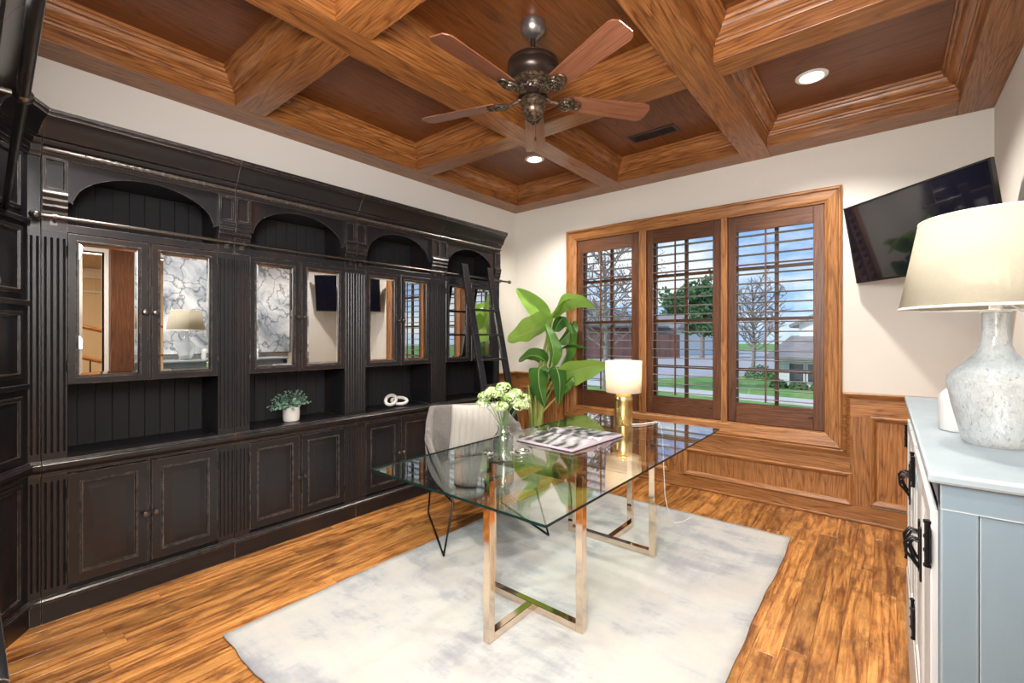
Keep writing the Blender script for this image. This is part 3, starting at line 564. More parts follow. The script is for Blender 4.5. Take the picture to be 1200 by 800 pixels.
def make_unit(label):
    r = thing('bookcase_unit', label, 'bookcase', (XL+.001, 0, 0), 0, G_UN)
    b = MB(); e = .001
    for y0, y1 in ((e, .018), (UW-.018, UW-e)): b.box(.0, .295, y0, y1, .02, 2.17)
    for y0, y1 in ((.068, .082), (UW-.082, UW-.068)): b.box(.03, .293, y0, y1, .757, 2.17)
    b.box(.0, .29, .018, UW-.018, .12, .14); b.box(0, .012, .018, UW-.018, .757, 2.17); b.box(.0, .29, .082, UW-.082, 2.15, 2.171)
    b.build('carcass', 'black_paint', r, smooth=False)
    b = MB(); b.box(.03, .290, .082, UW-.082, 1.102, 1.120); b.box(.03, .290, .082, UW-.082, 1.85, 1.868); b.build('shelf', 'black_paint', r, smooth=False)
    MB().box(.290, .308, PW, UW-PW, 1.834, 1.872).build('face_rail', 'black_paint', r, smooth=False, bevel=.002)
    MB().box(.290, .300, .397, .407, 1.104, 1.834).build('center_stile', 'black_paint', r, smooth=False); MB().box(.286, .300, .397, .407, .14, .684).build('center_stile', 'black_paint', r, smooth=False)
    MB().box(.04, .26, .084, UW-.084, 1.455, 1.461).build('glass_shelf', 'clear_glass', r, smooth=False)
    k = 9; w = (UW-2*.082)/k
    for q in range(k): MB().box(.014, .024, .082+q*w+.0014, .082+(q+1)*w-.0014, .757, 2.15).build('back_board', 'black_board', r, smooth=False, bevel=.0022)
    ext_y(BASE, e, UW-e).build('base_molding', 'black_paint', r); ext_y(COUNTER, e, UW-e).build('counter', 'black_paint', r)
    for y0 in (.002, UW-PW-.001):
        flute(.122, .684, y0, PW-.001).build('fluted_pilaster', 'black_flute', r, smooth=False); flute(.757, 1.83, y0, PW-.001).build('fluted_pilaster', 'black_flute', r, smooth=False)
        b = MB(); b.box(.29, .316, y0, y0+PW-.001, 1.83, 1.905)
        pc = [(.29, 1.905), (.318, 1.905), (.322, 1.915), (.320, 1.925), (.328, 1.930), (.334, 1.942), (.330, 1.953), (.334, 1.958), (.340, 1.970), (.336, 1.982), (.340, 1.987), (.345, 1.998), (.342, 2.010), (.334, 2.018), (.29, 2.018)]
        ext_y(pc, y0, y0+PW-.001, b); b.build('corbel', 'black_paint', r)
        b = MB(); b.ring((.29, 0, 0), Y, Z, X, y0, y0+PW-.001, 2.018, 2.172, [(0, 0), (0, .042), (.011, .042), (.014, .030), (.017, .030)], fill=True); b.build('capital_panel', 'black_paint', r, smooth=False)
    # arched valance
    b = MB(); n = 24; ya, yb = .085, UW-.085; zt = 2.172
    pts = [(ya, 1.985), (ya+.022, 1.972)]+[(ya+.022+(yb-ya-.044)*i/n, 1.985+.165*math.sqrt(max(0, 1-(2*i/n-1)**2))**1.15) for i in range(0, n+1)]+[(yb-.022, 1.972), (yb, 1.985)]
    N_ = len(pts); vs = []
    for xx in (.292, .310): vs += [(xx, p, q) for p, q in pts]+[(xx, p, zt) for p, q in pts]
    fs = []
    for i in range(N_-1): fs += [(i, i+1, N_+i+1, N_+i), (2*N_+i, 2*N_+i+1, 3*N_+i+1, 3*N_+i), (i, i+1, 2*N_+i+1, 2*N_+i)]
    b.add(vs, fs); b.build('arched_valance', 'black_paint', r, smooth=False)
    b = ext_y(CROWN, e, UW-e)
    b.build('crown', 'black_paint', r)
    b = MB(); m_ = 200; y0, y1 = .004, UW-.004; pp = []; rr = []
    for i in range(m_+1):
        y = y0+(y1-y0)*i/m_; inside = .15 < y < UW-.15; ph = (y*30) % 1
        rr.append(.0095+(.0075*abs(math.sin(PI*y*32))-.002 if inside else 0)); pp.append((.336+(.0025*math.cos(PI*y*64) if inside else 0), y, 2.204))
    b.tube(pp, rr, 8); b.build('rope_molding', 'rope_paint', r)
    panel_door(r, 'cabinet_door', .0865, .3955, .142, .676, False, .380, .40); panel_door(r, 'cabinet_door', .4085, .7205, .142, .676, False, .424, .40)
    panel_door(r, 'glass_door', .0865, .3955, 1.104, 1.830, True, .380, 1.462); panel_door(r, 'glass_door', .4085, .7205, 1.104, 1.830, True, .424, 1.462)
    return r
UY = [.235, 1.042, 1.849, 2.656]
u0 = make_unit('black bookcase unit nearest the camera, its left glass door mirroring the hall'); u0.location = (XL+.001, UY[0], 0)
dup(u0, (XL+.001, UY[1], 0), 0, 'black bookcase unit with the potted plant standing in its niche')
dup(u0, (XL+.001, UY[2], 0), 0, 'black bookcase unit with the white knot in its niche')
dup(u0, (XL+.001, UY[3], 0), 0, 'last black bookcase unit, behind the ladder')
FX = -2.79
fg = 'black bookcase units along the near wall'
for k in range(2): dup(u0, (FX+(k+1)*UW, YF+.001, 0), PI/2, ['black bookcase unit on the near wall next to the corner cabinet', 'second black unit along the near wall'][k], fg)

# corner cabinet between the two runs
cc = thing('corner_cabinet', 'black angled corner cabinet with stacked panels at the left edge', 'cabinet', (0, 0, 0))
A = Vector((-3.026, .19)); B = Vector((FX, .037))
fw = (B-A).length; dU = Vector(((B-A).x, (B-A).y, 0)).normalized(); nU = Vector((-dU.y, dU.x, 0)); nU = nU if nU.x > 0 else -nU
b = MB(); pl = [(XL+.002, .233), (A.x-.026, .233), (A.x-.026, .19), (A.x, .19), (FX, B.y), (FX, YF+.002), (XL+.002, YF+.002)]; n = len(pl)
b.add([(p, q, .0) for p, q in pl]+[(p, q, 2.172) for p, q in pl], [(j, (j+1) % n, n+(j+1) % n, n+j) for j in range(n)]+[tuple(range(n))[::-1], tuple(range(n, 2*n))]); b.build('carcass', 'black_paint', cc, smooth=False)
path = [(A.x-.0, .233), (A.x, .19), (B.x, B.y), (FX, YF+.1)]
Tp = lambda a, b_, h: (a, b_, h)
for nm, pr in (('base_molding', BASE), ('counter', COUNTER), ('crown', CROWN)):
    pr2 = [(max(p-.313, -.05), q) for p, q in pr]
    MB().sweep([(A.x, .233), (A.x, .19), (B.x, B.y), (B.x+.02, B.y)], pr2, Tp).build(nm, 'black_paint', cc)
for z0, z1 in ((.145, .672), (.78, 1.065), (1.15, 1.447), (1.528, 1.825), (1.90, 2.16)):
    b = MB(); b.ring((A.x, A.y, 0), dU, Z, nU, .045, fw-.045, z0, z1, [(0, .0), (0, .010), (.004, .012), (.018, .012), (.022, .004), (.03, .004), (.045, .010)], fill=True); b.build('raised_panel', 'black_paint', cc)
for z0 in (1.107, 1.487, 1.86): b = MB(); b.obox((A.x+dU.x*fw/2+nU.x*.004, A.y+dU.y*fw/2+nU.y*.004, z0), (fw/2, .010, .012), Matrix((dU, nU, Vector(Z))).transposed()); b.build('shelf_edge', 'black_paint', cc, smooth=False, bevel=.003)
for z0, z1 in ((.122, .684), (.757, 1.83)):
    b = flute(z0, z1, 0, .040, nfl=2); b.v = [(p[0]+XL+.0, p[1]+.192, p[2]) for p in b.v]; b.build('fluted_pilaster', 'black_flute', cc, smooth=False)

# library rail with brackets
rl = thing('ladder_rail', 'long pewter ladder rail with ball end across the bookcase fronts', 'rail', (XL+.368, .215, 1.888))
MB().tube([(0, 0, 0), (0, 3.34, 0)], .0095, 12).build('tube', 'pewter', rl)
for yy in (-.004, 3.345): MB().sphere((0, yy, 0), .019, 14, 10, (1, 1.15, 1)).build('ball_end', 'pewter', rl)
for yc in [.235+.04]+[q-.04 for q in UY[1:]]+[q+.04 for q in UY[1:]]+[UY[3]+UW-.04]:
    y = yc-.215; b = MB(); b.box(-.055, -.049, y-.012, y+.012, -.03, .022); b.tube([(-.05, y, -.006), (-.02, y, -.018), (0, y, -.012)], .005, 8); b.lathe([(.013, -.007), (.013, .007)], (0, y, 0), 12, axis=Y); b.build('bracket', 'pewter', rl)
r2 = thing('ladder_rail', 'dark ladder rail with ball joint rising at the top left corner', 'rail', (-2.93, .118, 1.89))
MB().tube([(0, 0, 0), (1.395, -.028, 0)], .0105, 12).build('tube', 'black_metal', r2); MB().tube([(1.395, -.028, 0), (1.94, -.042, 0)], .0115, 12).build('tube', 'pewter', r2)  # one rail; the darker length has its dark reflection put into the colour
MB().sphere((1.395, -.028, 0), .019, 14, 10, (1.2, 1, 1)).build('ball_joint', 'pewter', r2)
MB().tube([(1.395, -.028, 0), (1.395, -.118, 0)], .006, 8).build('bracket', 'pewter', r2); MB().tube([(.03, 0, 0), (.03, -.10, 0)], .006, 8).build('bracket', 'pewter', r2)

# ladder
ld = thing('library_ladder', 'black wooden library ladder leaning on the rail of the last unit', 'ladder', (0, 0, 0))
def lx(z): return -2.99+(1.93-z)*.222
dirL = Vector((.43, 0, -1.93)).normalized()
for yy in (2.90, 3.24):
    b = MB(); b.beam((lx(1.99)+.045, yy, 1.99), (lx(0)+.045, yy, .008), .024, .075, up=(0, 1, 0)); o = b.build('stile', 'black_paint', ld, smooth=False, bevel=.003)
    b = MB(); b.tube([(lx(1.9)+.045, yy, 1.93), (XL+.37, yy, 1.925), (XL+.352, yy, 1.905), (XL+.352, yy, 1.885)], .007, 8); b.build('rail_hook', 'black_metal', ld)
for z in (.24, .46, .68, .90, 1.125, 1.35, 1.575): MB().obox((lx(z)+.045, 3.07, z), (.036, .168, .009), Matrix.Identity(3)).build('rung', 'black_paint', ld, smooth=False, bevel=.003)

# niche decorations
pp = thing('potted_plant', 'small green plant in white pot in the bookcase niche', 'plant', (-3.143, 1.435, .757))
MB().lathe([(.0, .0), (.044, 0), (.050, .006), (.053, .05), (.053, .096), (.049, .098), (.046, .085), (0, .083)], n=28).build('pot', 'white_ceramic', pp)
MB().lathe([(0, .086), (.046, .086)], n=20, cap=False).build('soil', 'soil', pp, normals=False)
b = MB(); rnd = random.Random(3)
for i in range(64):
    a = rnd.random()*2*PI; e_ = rnd.uniform(.05, 1.3); L = rnd.uniform(.10, .165); d = Vector((math.cos(a)*math.sin(e_), math.sin(a)*math.sin(e_), math.cos(e_)))
    p0 = Vector((math.cos(a)*.02, math.sin(a)*.02, .085)); pts = [p0+d*L*t_+Vector((0, 0, -.03*t_*t_)) for t_ in (0, .35, .7, 1)]
    b.tube(pts, [.0012, .001, .0009, .0005], 4)
    for k in range(15):
        t_ = .3+.7*k/14; q = p0+d*L*t_+Vector((0, 0, -.03*t_*t_)); u = Vector((rnd.uniform(-1, 1), rnd.uniform(-1, 1), rnd.uniform(-.4, 1))).normalized(); w_ = u.cross(d).normalized()*.0058; ll = rnd.uniform(.012, .020)
        b.add([q, q+u*ll*.5+w_, q+u*ll, q+u*ll*.5-w_], [(0, 1, 2, 3)])
o = b.build('foliage', 'small_leaves', pp, smooth=False, normals=False); o['kind'] = 'stuff'
kn = thing('knot_ornament', 'white ceramic link knot lying in the third bookcase niche', 'ornament', (-3.12, 2.27, .757))
def link_(c, ax, ay, az, tilt, rz, r=.014, n=40):
    Rm = Euler((tilt, 0, rz)).to_matrix(); return [Vector(c)+Rm@Vector((ax*math.cos(2*PI*i/n), ay*math.sin(2*PI*i/n), az*math.sin(4*PI*i/n))) for i in range(n)]
def link2(c, a_, b_, tilt, yaw_, lean, n=40):
    Rm = Euler((0, 0, yaw_)).to_matrix() @ Euler((0, lean, 0)).to_matrix() @ Euler((tilt, 0, 0)).to_matrix()
    return [Vector(c)+Rm@Vector((0, a_*math.cos(2*PI*i/n), b_*math.sin(2*PI*i/n))) for i in range(n)]
MB().tube(link2((.004, -.045, .060), .062, .036, R(18), R(8), R(-28)), .0135, 10, closed=True).build('link', 'white_ceramic', kn)
MB().tube(link2((-.004, .045, .044), .062, .029, R(-4), R(-22), R(-30)), .0135, 10, closed=True).build('link', 'white_ceramic', kn)

# ---------------------------------------------------------------- rug
rg = MB()
def rf(u, v): 
    e = .004*math.sin(u*31)+.002*math.sin(u*77+2); e2 = .004*math.sin(v*17)*(.4+v)+.002*math.sin(v*51)
    x = -2.27+1.79*u; y = .735+2.735*v
    if u in (0, 1): x += e2
    if v in (0, 1): y += e
    return (x, y, .008+.0008*math.sin(u*9+v*5))
rg.grid(rf, 40, 60)
rug = rg.build('rug', 'rug_wool', None, solid=.012); tag(rug, 'pale grey and cream distressed rug under the glass desk', 'rug')
RZ = .0155

# ---------------------------------------------------------------- glass desk
dk = thing('glass_desk', 'rectangular glass top desk on champagne chrome legs standing on the rug', 'desk', (-1.345, 2.17, RZ))
def dl(p): return (p[0]+1.345, p[1]-2.17, p[2]-RZ)
b = MB(); x0, x1, y0, y1 = -1.825, -.845, 1.195, 3.165; GZ = .728
x0 += 1.345; x1 += 1.345; y0 -= 2.17; y1 -= 2.17; zt = GZ-RZ; zb = zt-.010
b.add([(x, y, z) for x in (x0, x1) for y in (y0, y1) for z in (zb, zt)], [(1, 5, 7, 3), (0, 2, 6, 4)], 0); b.add([(x, y, z) for x in (x0, x1) for y in (y0, y1) for z in (zb, zt)], [(0, 1, 3, 2), (4, 6, 7, 5), (0, 4, 5, 1), (2, 3, 7, 6)], 1)
b.build('glass_top', ['desk_glass', 'glass_edge'], dk, smooth=False)
q = .018
def legset(yb, y3, xs, x3):
    zt_ = zb-.006
    # three uprights, T-shaped foot and T-shaped head
    for (lx_, ly_) in ((xs[0], yb), (xs[1], yb), (x3, y3)):
        MB().box(lx_-q-1.345*0+1.345, lx_+q+1.345, ly_-q-2.17, ly_+q-2.17, 0, zt_).build('leg', 'chrome_warm', dk, smooth=False, bevel=.002)
        MB().lathe([(.016, zt_), (.016, zb-.0005)], (lx_+1.345, ly_-2.17, 0), 16).build('glass_pad', 'black_metal', dk)
    s_ = 1 if y3 > yb else -1
    for z0, z1 in ((.0, .036), (zt_-.036, zt_)):
        b = MB(); b.box(xs[0]+q+1.345, xs[1]-q+1.345, yb-q-2.17, yb+q-2.17, z0, z1); b.build('crossbar', 'chrome_warm', dk, smooth=False, bevel=.002)
        ya, yb2 = sorted((yb+s_*q, y3-s_*q)); b = MB(); b.box(x3-q+1.345, x3+q+1.345, ya-2.17, yb2-2.17, z0, z1); b.build('crossbar', 'chrome_warm', dk, smooth=False, bevel=.002)
legset(1.765, 1.455, (-1.595, -1.055), -1.330); legset(2.645, 2.960, (-1.655, -1.085), -1.375)

# things on the desk
DT = GZ+.0005
va = thing('flower_vase', 'clear glass bottle vase holding the white flowers on the desk', 'vase', (-1.462, 1.705, DT))
prof = [(0, .001), (.044, .001), (.050, .006), (.051, .02), (.051, .095), (.048, .115), (.036, .132), (.029, .142), (.028, .158), (.034, .166), (.034, .170), (.031, .169), (.0255, .158), (.0265, .140), (.034, .130), (.0455, .113), (.0485, .095), (.0485, .02), (.044, .007), (0, .006)]
MB().lathe(prof, n=36).build('glass_body', 'clear_glass', va)
FG = 'white flowers in the glass vase'
rnd = random.Random(11)
heads = [(-.085, -.035, .315), (-.03, -.06, .33), (.03, -.045, .31), (-.055, .03, .335), (.0, .0, .355), (.055, .02, .325), (.095, .055, .295), (.04, .085, .30), (-.02, .085, .31), (-.095, .0, .275), (.075, -.02, .265), (.10, .10, .255), (-.01, -.08, .27), (.02, .03, .30), (-.06, -.09, .335), (.05, -.01, .285)]
rt = Vector((.7713, .6365, 0)); dpv = Vector((-.6365, .7713, 0))
for i, (hx, hy, hz) in enumerate(heads):
    fs_ = thing('white_flower', 'white and green flower head on green stem in glass vase', 'flower', (-1.462, 1.705, DT), 0, FG)
    hd = rt*(hx*1.05)+dpv*hy*.8+Vector((0, 0, hz-.0)); a = rnd.random()*6.28
    base = Vector((math.cos(a)*.03, math.sin(a)*.03, .012)); nk = Vector((hd.x*.12, hd.y*.12, .16))
    MB().tube([base, base*.5+nk*.5, nk, nk.lerp(hd, .5)+Vector((0, 0, .01)), hd], [.0022, .002, .002, .0018, .0014], 5).build('stem', 'stem_green', fs_)
    b = MB(); rr = rnd.uniform(.030, .038)
    for k in range(130):
        u = Vector((rnd.gauss(0, 1), rnd.gauss(0, 1), rnd.gauss(.5, .8))).normalized(); c = hd+Vector((u.x*rr, u.y*rr, u.z*rr*.62))
        t1 = u.orthogonal().normalized(); t2 = u.cross(t1); ro = rnd.random()*6.28; s_ = rnd.uniform(.0042, .0068)
        t1, t2 = t1*math.cos(ro)+t2*math.sin(ro), t2*math.cos(ro)-t1*math.sin(ro)
        b.add([c, c+t1*s_+t2*s_*.5+u*.002, c+t1*s_*.2+t2*s_, c-t1*s_+t2*s_*.4+u*.002, c-t1*s_*.5-t2*s_, c+t1*s_*.6-t2*s_*.9+u*.001], [(0, 1, 2), (0, 2, 3), (0, 3, 4), (0, 4, 5), (0, 5, 1)])
    o = b.build('blossom', 'petals', fs_, smooth=False, normals=False)
b = MB()
mg = thing('magnifying_glass', 'magnifying glass with chrome handle lying behind the vase', 'magnifier', (-1.52, 1.76, DT))
hnd = rt*-1
c0 = rt*.105+dpv*.03; c1 = rt*-.075+dpv*-.0
MB().tube([c1+Vector((0, 0, .010)), c1.lerp(c0, .72)+Vector((0, 0, .010))], .0085, 12).build('handle', 'chrome', mg); MB().tube([c1+rt*-.014+Vector((0, 0, .010)), c1+Vector((0, 0, .010))], .0105, 12).build('end_cap', 'tv_plastic', mg)
MB().tube([c0+Vector((.036*math.cos(a*PI/16), .036*math.sin(a*PI/16), .010)) for a in range(32)], .0045, 8, closed=True).build('rim', 'chrome', mg); MB().lathe([(0, .011), (.02, .0105), (.034, .009), (.02, .0075), (0, .007)], c0, 24).build('lens', 'clear_glass', mg)

# open picture book
bk = thing('open_book', 'large open picture book with black and white photo on the desk', 'book', (-1.44, 2.30, DT), R(-3))
hw_, hh = .27, .195      # half spread along Y, half height along X
def pagez(v, base): # v in -1..1 across the spread
    a = abs(v); return base+.016*math.exp(-((a-.28)/.22)**2)-.012*math.exp(-(a/.06)**2)+.004*(1-a)
for nm, mt, h0, mg_ in (('cover', 'tv_plastic', .0, 0), ('page_block', 'paper_edge', .003, .008), ('top_page', 'photo_page', .0185, .012)):
    b = MB(); nu = 25
    if nm == 'cover': b.box(-hh, hh, -hw_, hw_, 0, .003); b.build(nm, mt, bk, smooth=False); continue
    H_, Wd = hh-mg_, hw_-mg_
    top = [(v_, pagez(v_, .014) if nm == 'page_block' else pagez(v_, .0145)) for v_ in [i/12-1 for i in range(nu)]]
    zb_ = .003 if nm == 'page_block' else None
    vs = []; 
    for xx in (-H_, H_):
        vs += [(xx, v_*Wd, z_) for v_, z_ in top]; vs += [(xx, v_*Wd, (zb_ if zb_ is not None else z_-.0006)) for v_, z_ in top]
    k = nu; fs = []
    for i in range(k-1): fs += [(i, i+1, 2*k+i+1, 2*k+i), (k+i, k+i+1, 3*k+i+1, 3*k+i), (i, i+1, k+i+1, k+i), (2*k+i, 2*k+i+1, 3*k+i+1, 3*k+i)]
    fs += [(0, k, 3*k, 2*k), (k-1, 2*k-1, 4*k-1, 3*k-1)]
    b.add(vs, fs); b.build(nm, mt, bk)

# small desk lamp
sl = thing('table_lamp', 'small lamp with brass dome base and white drum shade on the desk', 'lamp', (-1.405, 2.915, DT))
MB().lathe([(0, 0), (.060, 0), (.062, .003), (.062, .165), (.060, .185), (.052, .206), (.040, .220), (.022, .231), (.008, .235), (.006, .236), (.006, .262), (0, .262)], n=36).build('base', 'brass', sl)
b = MB(); b.lathe([(.118, .222), (.124, .438)][::1], n=48, cap=False); b.build('shade', 'white_shade', sl, solid=.002)
MB().sphere((0, 0, .32), .028, 14, 10, (1, 1, 1.25)).build('bulb', 'bulb_glow', sl)
MB().tube([(0, 0, .262), (0, 0, .29)], .011, 10).build('socket', 'brass', sl)
b = MB(); [b.tube([(0, 0, .428), (.122*math.cos(a), .122*math.sin(a), .430)], .0015, 5) for a in (0, 2.1, 4.2)]; b.tube([(0, 0, .29), (0, 0, .43)], .002, 5); b.build('shade_holder', 'brass', sl)
MB().tube([(.062, 0, .006), (.11, .05, .006), (.15, .20, .005), (.16, .262, -.01), (.17, .27, -.1), (.19, .24, -.3), (.215, .20, -.50), (.24, .22, -.66), (.26, .26, -.702), (.29, .36, -.712), (.30, .46, -.714)], .0028, 6).build('cord', 'white_plastic', sl)

# ---------------------------------------------------------------- chair
fdir = Vector((.89, -.455, 0)).normalized()
ch = thing('accent_chair', 'grey tweed shell chair with black wire legs behind the desk', 'chair', (-2.19, 2.31, RZ), math.atan2(fdir.y, fdir.x))
# local: x forward, y to +side
stn = [  # x, z, halfwidth, wing (dx, dz, dy)
    (.335, .335, .275, (.00, .045, .005)), (.20, .325, .295, (.00, .13, .02)), (.02, .315, .305, (.02, .24, .040)), (-.17, .320, .305, (.06, .33, .050)), (-.265, .40, .30, (.15, .28, .050)), (-.30, .53, .295, (.15, .15, .040)), (-.335, .67, .285, (.10, .055, .025)), (-.365, .80, .255, (.04, .008, .005))]
def shell(u, v):
    s_ = u*(len(stn)-1); i = min(int(s_), len(stn)-2); f = s_-i; a, b_ = stn[i], stn[i+1]
    L = lambda p, q_: p+(q_-p)*f
    x, z, hw = L(a[0], b_[0]), L(a[1], b_[1]), L(a[2], b_[2]); w = [L(a[3][k], b_[3][k]) for k in range(3)]
    t_ = v*2-1; sg = 1 if t_ > 0 else -1; t_ = abs(t_)
    if t_ <= .72: q_ = t_/.72; return (x-.02*(1-q_*q_)*(u > .5), sg*hw*q_, z)
    q_ = (t_-.72)/.28; return (x+w[0]*q_, sg*(hw+w[2]*q_), z+w[1]*q_)
b = MB(); b.grid(shell, 22, 19); b.build('shell', 'chair_tweed', ch, solid=.045, subsurf=1)
def cush(cx, cy, cz, hx, hy, hz, M3, name, mat, par, e1=.45, e2=.55, rib=0):
    b = MB()
    def f(u, v):
        a = (u-.5)*PI; c = v*2*PI
        cp = lambda t, e: math.copysign(abs(t)**e, t)
        r_ = cp(math.cos(a), e1); x = cp(math.cos(c), e2)*r_; y = cp(math.sin(c), e2)*r_; z = cp(math.sin(a), .9)*(1-.25*max(abs(x), abs(y))**3)
        q_ = Vector((x*hx, y*hy, z*hz*(1+.16*abs(math.sin(y*hy*rib)) if rib else 1)))
        return tuple(Vector((cx, cy, cz))+M3@q_)
    b.grid(f, 25, 64); return b.build(name, mat, par)
cush(.06, 0, .405, .27, .275, .055, Matrix.Identity(3), 'seat_cushion', 'chair_tweed', ch)
def pillow_side(sgn):
    def f(u, v):
        x = (u*2-1); y = (v*2-1); ed = (max(0, 1-abs(x)**3.2)*max(0, 1-abs(y)**3.2))**.5
        k = abs(math.sin(y*.205*PI/.0455+.3))**.5
        pin = 1-.06*(1-abs(x)**2)*abs(y)**4-.06*(1-abs(y)**2)*abs(x)**4
        return (x*.215*pin, y*.205*pin, sgn*ed*(.052*(.72+.28*k)+.004*math.sin(x*4+y*3)))
    return f
b = MB(); b.grid(pillow_side(1), 30, 90); b.grid(pillow_side(-1), 30, 90)
b2 = bmesh.new(); pil = b.build('throw_pillow', 'pillow_fabric', None, normals=False); b2.from_mesh(pil.data); bmesh.ops.remove_doubles(b2, verts=b2.verts, dist=.0004); bmesh.ops.recalc_face_normals(b2, faces=b2.faces); b2.to_mesh(pil.data); b2.free()
rotc = ch.rotation_euler.z
pil.matrix_world = Matrix.Translation((-2.19, 2.31, RZ)) @ Matrix.Rotation(rotc, 4, 'Z') @ Matrix.Translation((-.145, .02, .635)) @ Matrix.Rotation(R(-74), 4, 'Y')
tag(pil, 'cream channel stitched pillow propped on the grey chair', 'pillow')
for s_, ff, rr_ in ((-1, (.34, .355), (-.35, .29)), (1, (.34, .355), (-.35, .29))):
    F = (ff[0], s_*ff[1], .006); Q = (rr_[0], s_*rr_[1], .006)
    FC = (.30, s_*.285, .300); RC = (-.22, s_*.30, .285); AT = (.07, s_*.365, .505); BT = (-.16, s_*.36, .60)
    MB().tube([BT, AT, FC, F], .0065, 8).build('leg', 'black_metal', ch)
    MB().tube([RC, Q], .0065, 8).build('leg', 'black_metal', ch)
    MB().tube([F, Q], .0065, 8).build('floor_bar', 'black_metal', ch); MB().tube([FC, RC], .0065, 8).build('seat_bar', 'black_metal', ch)
MB().tube([(.0, -.29, .288), (0, .29, .288)], .0065, 8).build('seat_bar', 'black_metal', ch)

# ---------------------------------------------------------------- banana plant
PXY = Vector((-2.72, 3.66, 0))
bp = thing('banana_plant', 'tall green banana leaf plant in the corner beside the window', 'plant', tuple(PXY))
MB().lathe([(0, 0), (.13, 0), (.14, .01), (.165, .28), (.168, .30), (.158, .30), (.152, .27), (0, .265)], n=32).build('pot', 'white_ceramic', bp)
MB().lathe([(0, .27), (.153, .27)], n=24, cap=False).build('soil', 'soil', bp, normals=False)
fpx = 532.
def ip(px, py, dt=0.0):
    """point on the ray through a photo position at the plant's distance (used to measure leaf positions)"""
    d = Vector((-.6365, .7713, 0)); r_ = Vector((.7713, .6365, 0)); t_ = PXY.dot(d)+dt
    return d*t_+r_*((px-600)/fpx*t_)+Vector((0, 0, 1.335-(py-394)/fpx*t_))-PXY
def leaf(pts, width, side, fold=.25, wav=.0, tone=.5):
    P = [Vector(p) for p in pts]
    def bz(t_):
        n = len(P)-1; s_ = t_*n; i = min(int(s_), n-1); f = s_-i
        p0 = P[max(i-1, 0)]; p1 = P[i]; p2 = P[i+1]; p3 = P[min(i+2, n)]
        return .5*((2*p1)+(p2-p0)*f+(2*p0-5*p1+4*p2-p3)*f*f+(3*p1-p0-3*p2+p3)*f**3)
    S_ = Vector(side).normalized()
    def fn(u, v):
        c = bz(u); tg = (bz(min(u+.02, 1))-bz(max(u-.02, 0))).normalized(); sd = (S_-tg*S_.dot(tg)).normalized(); up = sd.cross(tg)
        w_ = width*(math.sin(PI*min(1, u**.72*.985+.012))**.75)
        s_ = (v-.5)*2; return c+sd*(s_*w_*.5)+up*(abs(s_)*w_*fold+wav*width*math.sin(u*17+s_*2)*abs(s_))
    b = MB(); b.grid(fn, 22, 9, uv=True); o = b.build('leaf', 'leaf_green', bp, normals=False); o.color = (tone, tone, tone, 1); return o
rt_ = Vector((.7713, .6365, 0)); dp_ = Vector((-.6365, .7713, 0)); UP = Vector((0, 0, 1))
stems = []
TONES = [.75, .95, .7, .95, .12, .3, .45, .3, .15, .15, .9, .12, .05, .35, .1, .5]
def L_(name_pts, width, side, fold=.2, wav=.04, stem=True, sp_=None):
    leaf(name_pts, width*1.15, side, fold+.10, wav, TONES[len(stems)])
    if stem:
        p = Vector(name_pts[0]); a = random.Random(len(stems)).uniform(-.06, .06); bpt = rt_*a+dp_*(random.Random(len(stems)+50).uniform(-.04, .04))+UP*.27
        mid = bpt.lerp(p, .55)+Vector((0, 0, .05)); mid.x = bpt.x*.6+p.x*.4; mid.y = bpt.y*.6+p.y*.4
        stems.append(1); MB().tube([bpt, bpt.lerp(mid, .5), mid, mid.lerp(p, .6), p], [.021, .017, .012, .008, .006], 8).build('stalk', 'stalk', bp)
L_([ip(642, 382), ip(632, 365, .02), ip(618, 350, .03), ip(605, 338, .02)], .17, rt_+UP*.5)
L_([ip(646, 372), ip(662, 352, -.05), ip(680, 350, -.1), ip(698, 361, -.12)], .20, dp_*.8-UP*.7+rt_*.1, .10)
L_([ip(647, 372), ip(655, 356, .0), ip(668, 348, .02), ip(680, 352, .02)], .17, dp_-UP*.2, .1)
L_([ip(648, 372), ip(630, 384, -.08), ip(612, 392, -.15), ip(595, 400, -.18)], .26, dp_*.6-UP*.9, .06)
L_([ip(650, 388), ip(656, 376, -.05), ip(664, 372, -.1), ip(672, 392, -.12)], .13, rt_*.7-UP*.5+dp_*.4, .15)
L_([ip(655, 402), ip(668, 388, .02), ip(674, 376, .04)], .12, rt_+dp_*.5, .2)
L_([ip(645, 430), ip(648, 412, -.05), ip(644, 395, -.06), ip(638, 378, -.05)], .13, rt_+dp_*.6, .25)
L_([ip(655, 432), ip(664, 412, -.02), ip(668, 392, -.02), ip(666, 378, .0)], .15, rt_*.7+dp_, .2)
L_([ip(652, 412), ip(664, 404, -.06), ip(678, 404, -.1), ip(691, 409, -.12)], .09, dp_-UP*.3, .1)
L_([ip(641, 425), ip(632, 418, -.06), ip(620, 417, -.1), ip(608, 424, -.13)], .13, dp_*.5-UP*.8, .12)
L_([ip(652, 446), ip(668, 436, -.06), ip(690, 430, -.12), ip(712, 427, -.15)], .24, dp_*.5-UP*.9, .06)
L_([ip(640, 428, -.03), ip(632, 432, -.1), ip(632, 452, -.13), ip(638, 476, -.14)], .17, rt_, .2)
L_([ip(648, 430, -.05), ip(652, 430, -.12), ip(656, 448, -.16), ip(655, 474, -.17)], .15, rt_, .22)
L_([ip(655, 462, -.03), ip(662, 452, -.06), ip(668, 446, -.08), ip(673, 440, -.08)], .09, rt_+dp_*.3-UP*.4, .2)
L_([ip(637, 452, .02), ip(630, 446, .0), ip(627, 458, .0), ip(630, 478, .0)], .10, rt_, .2)
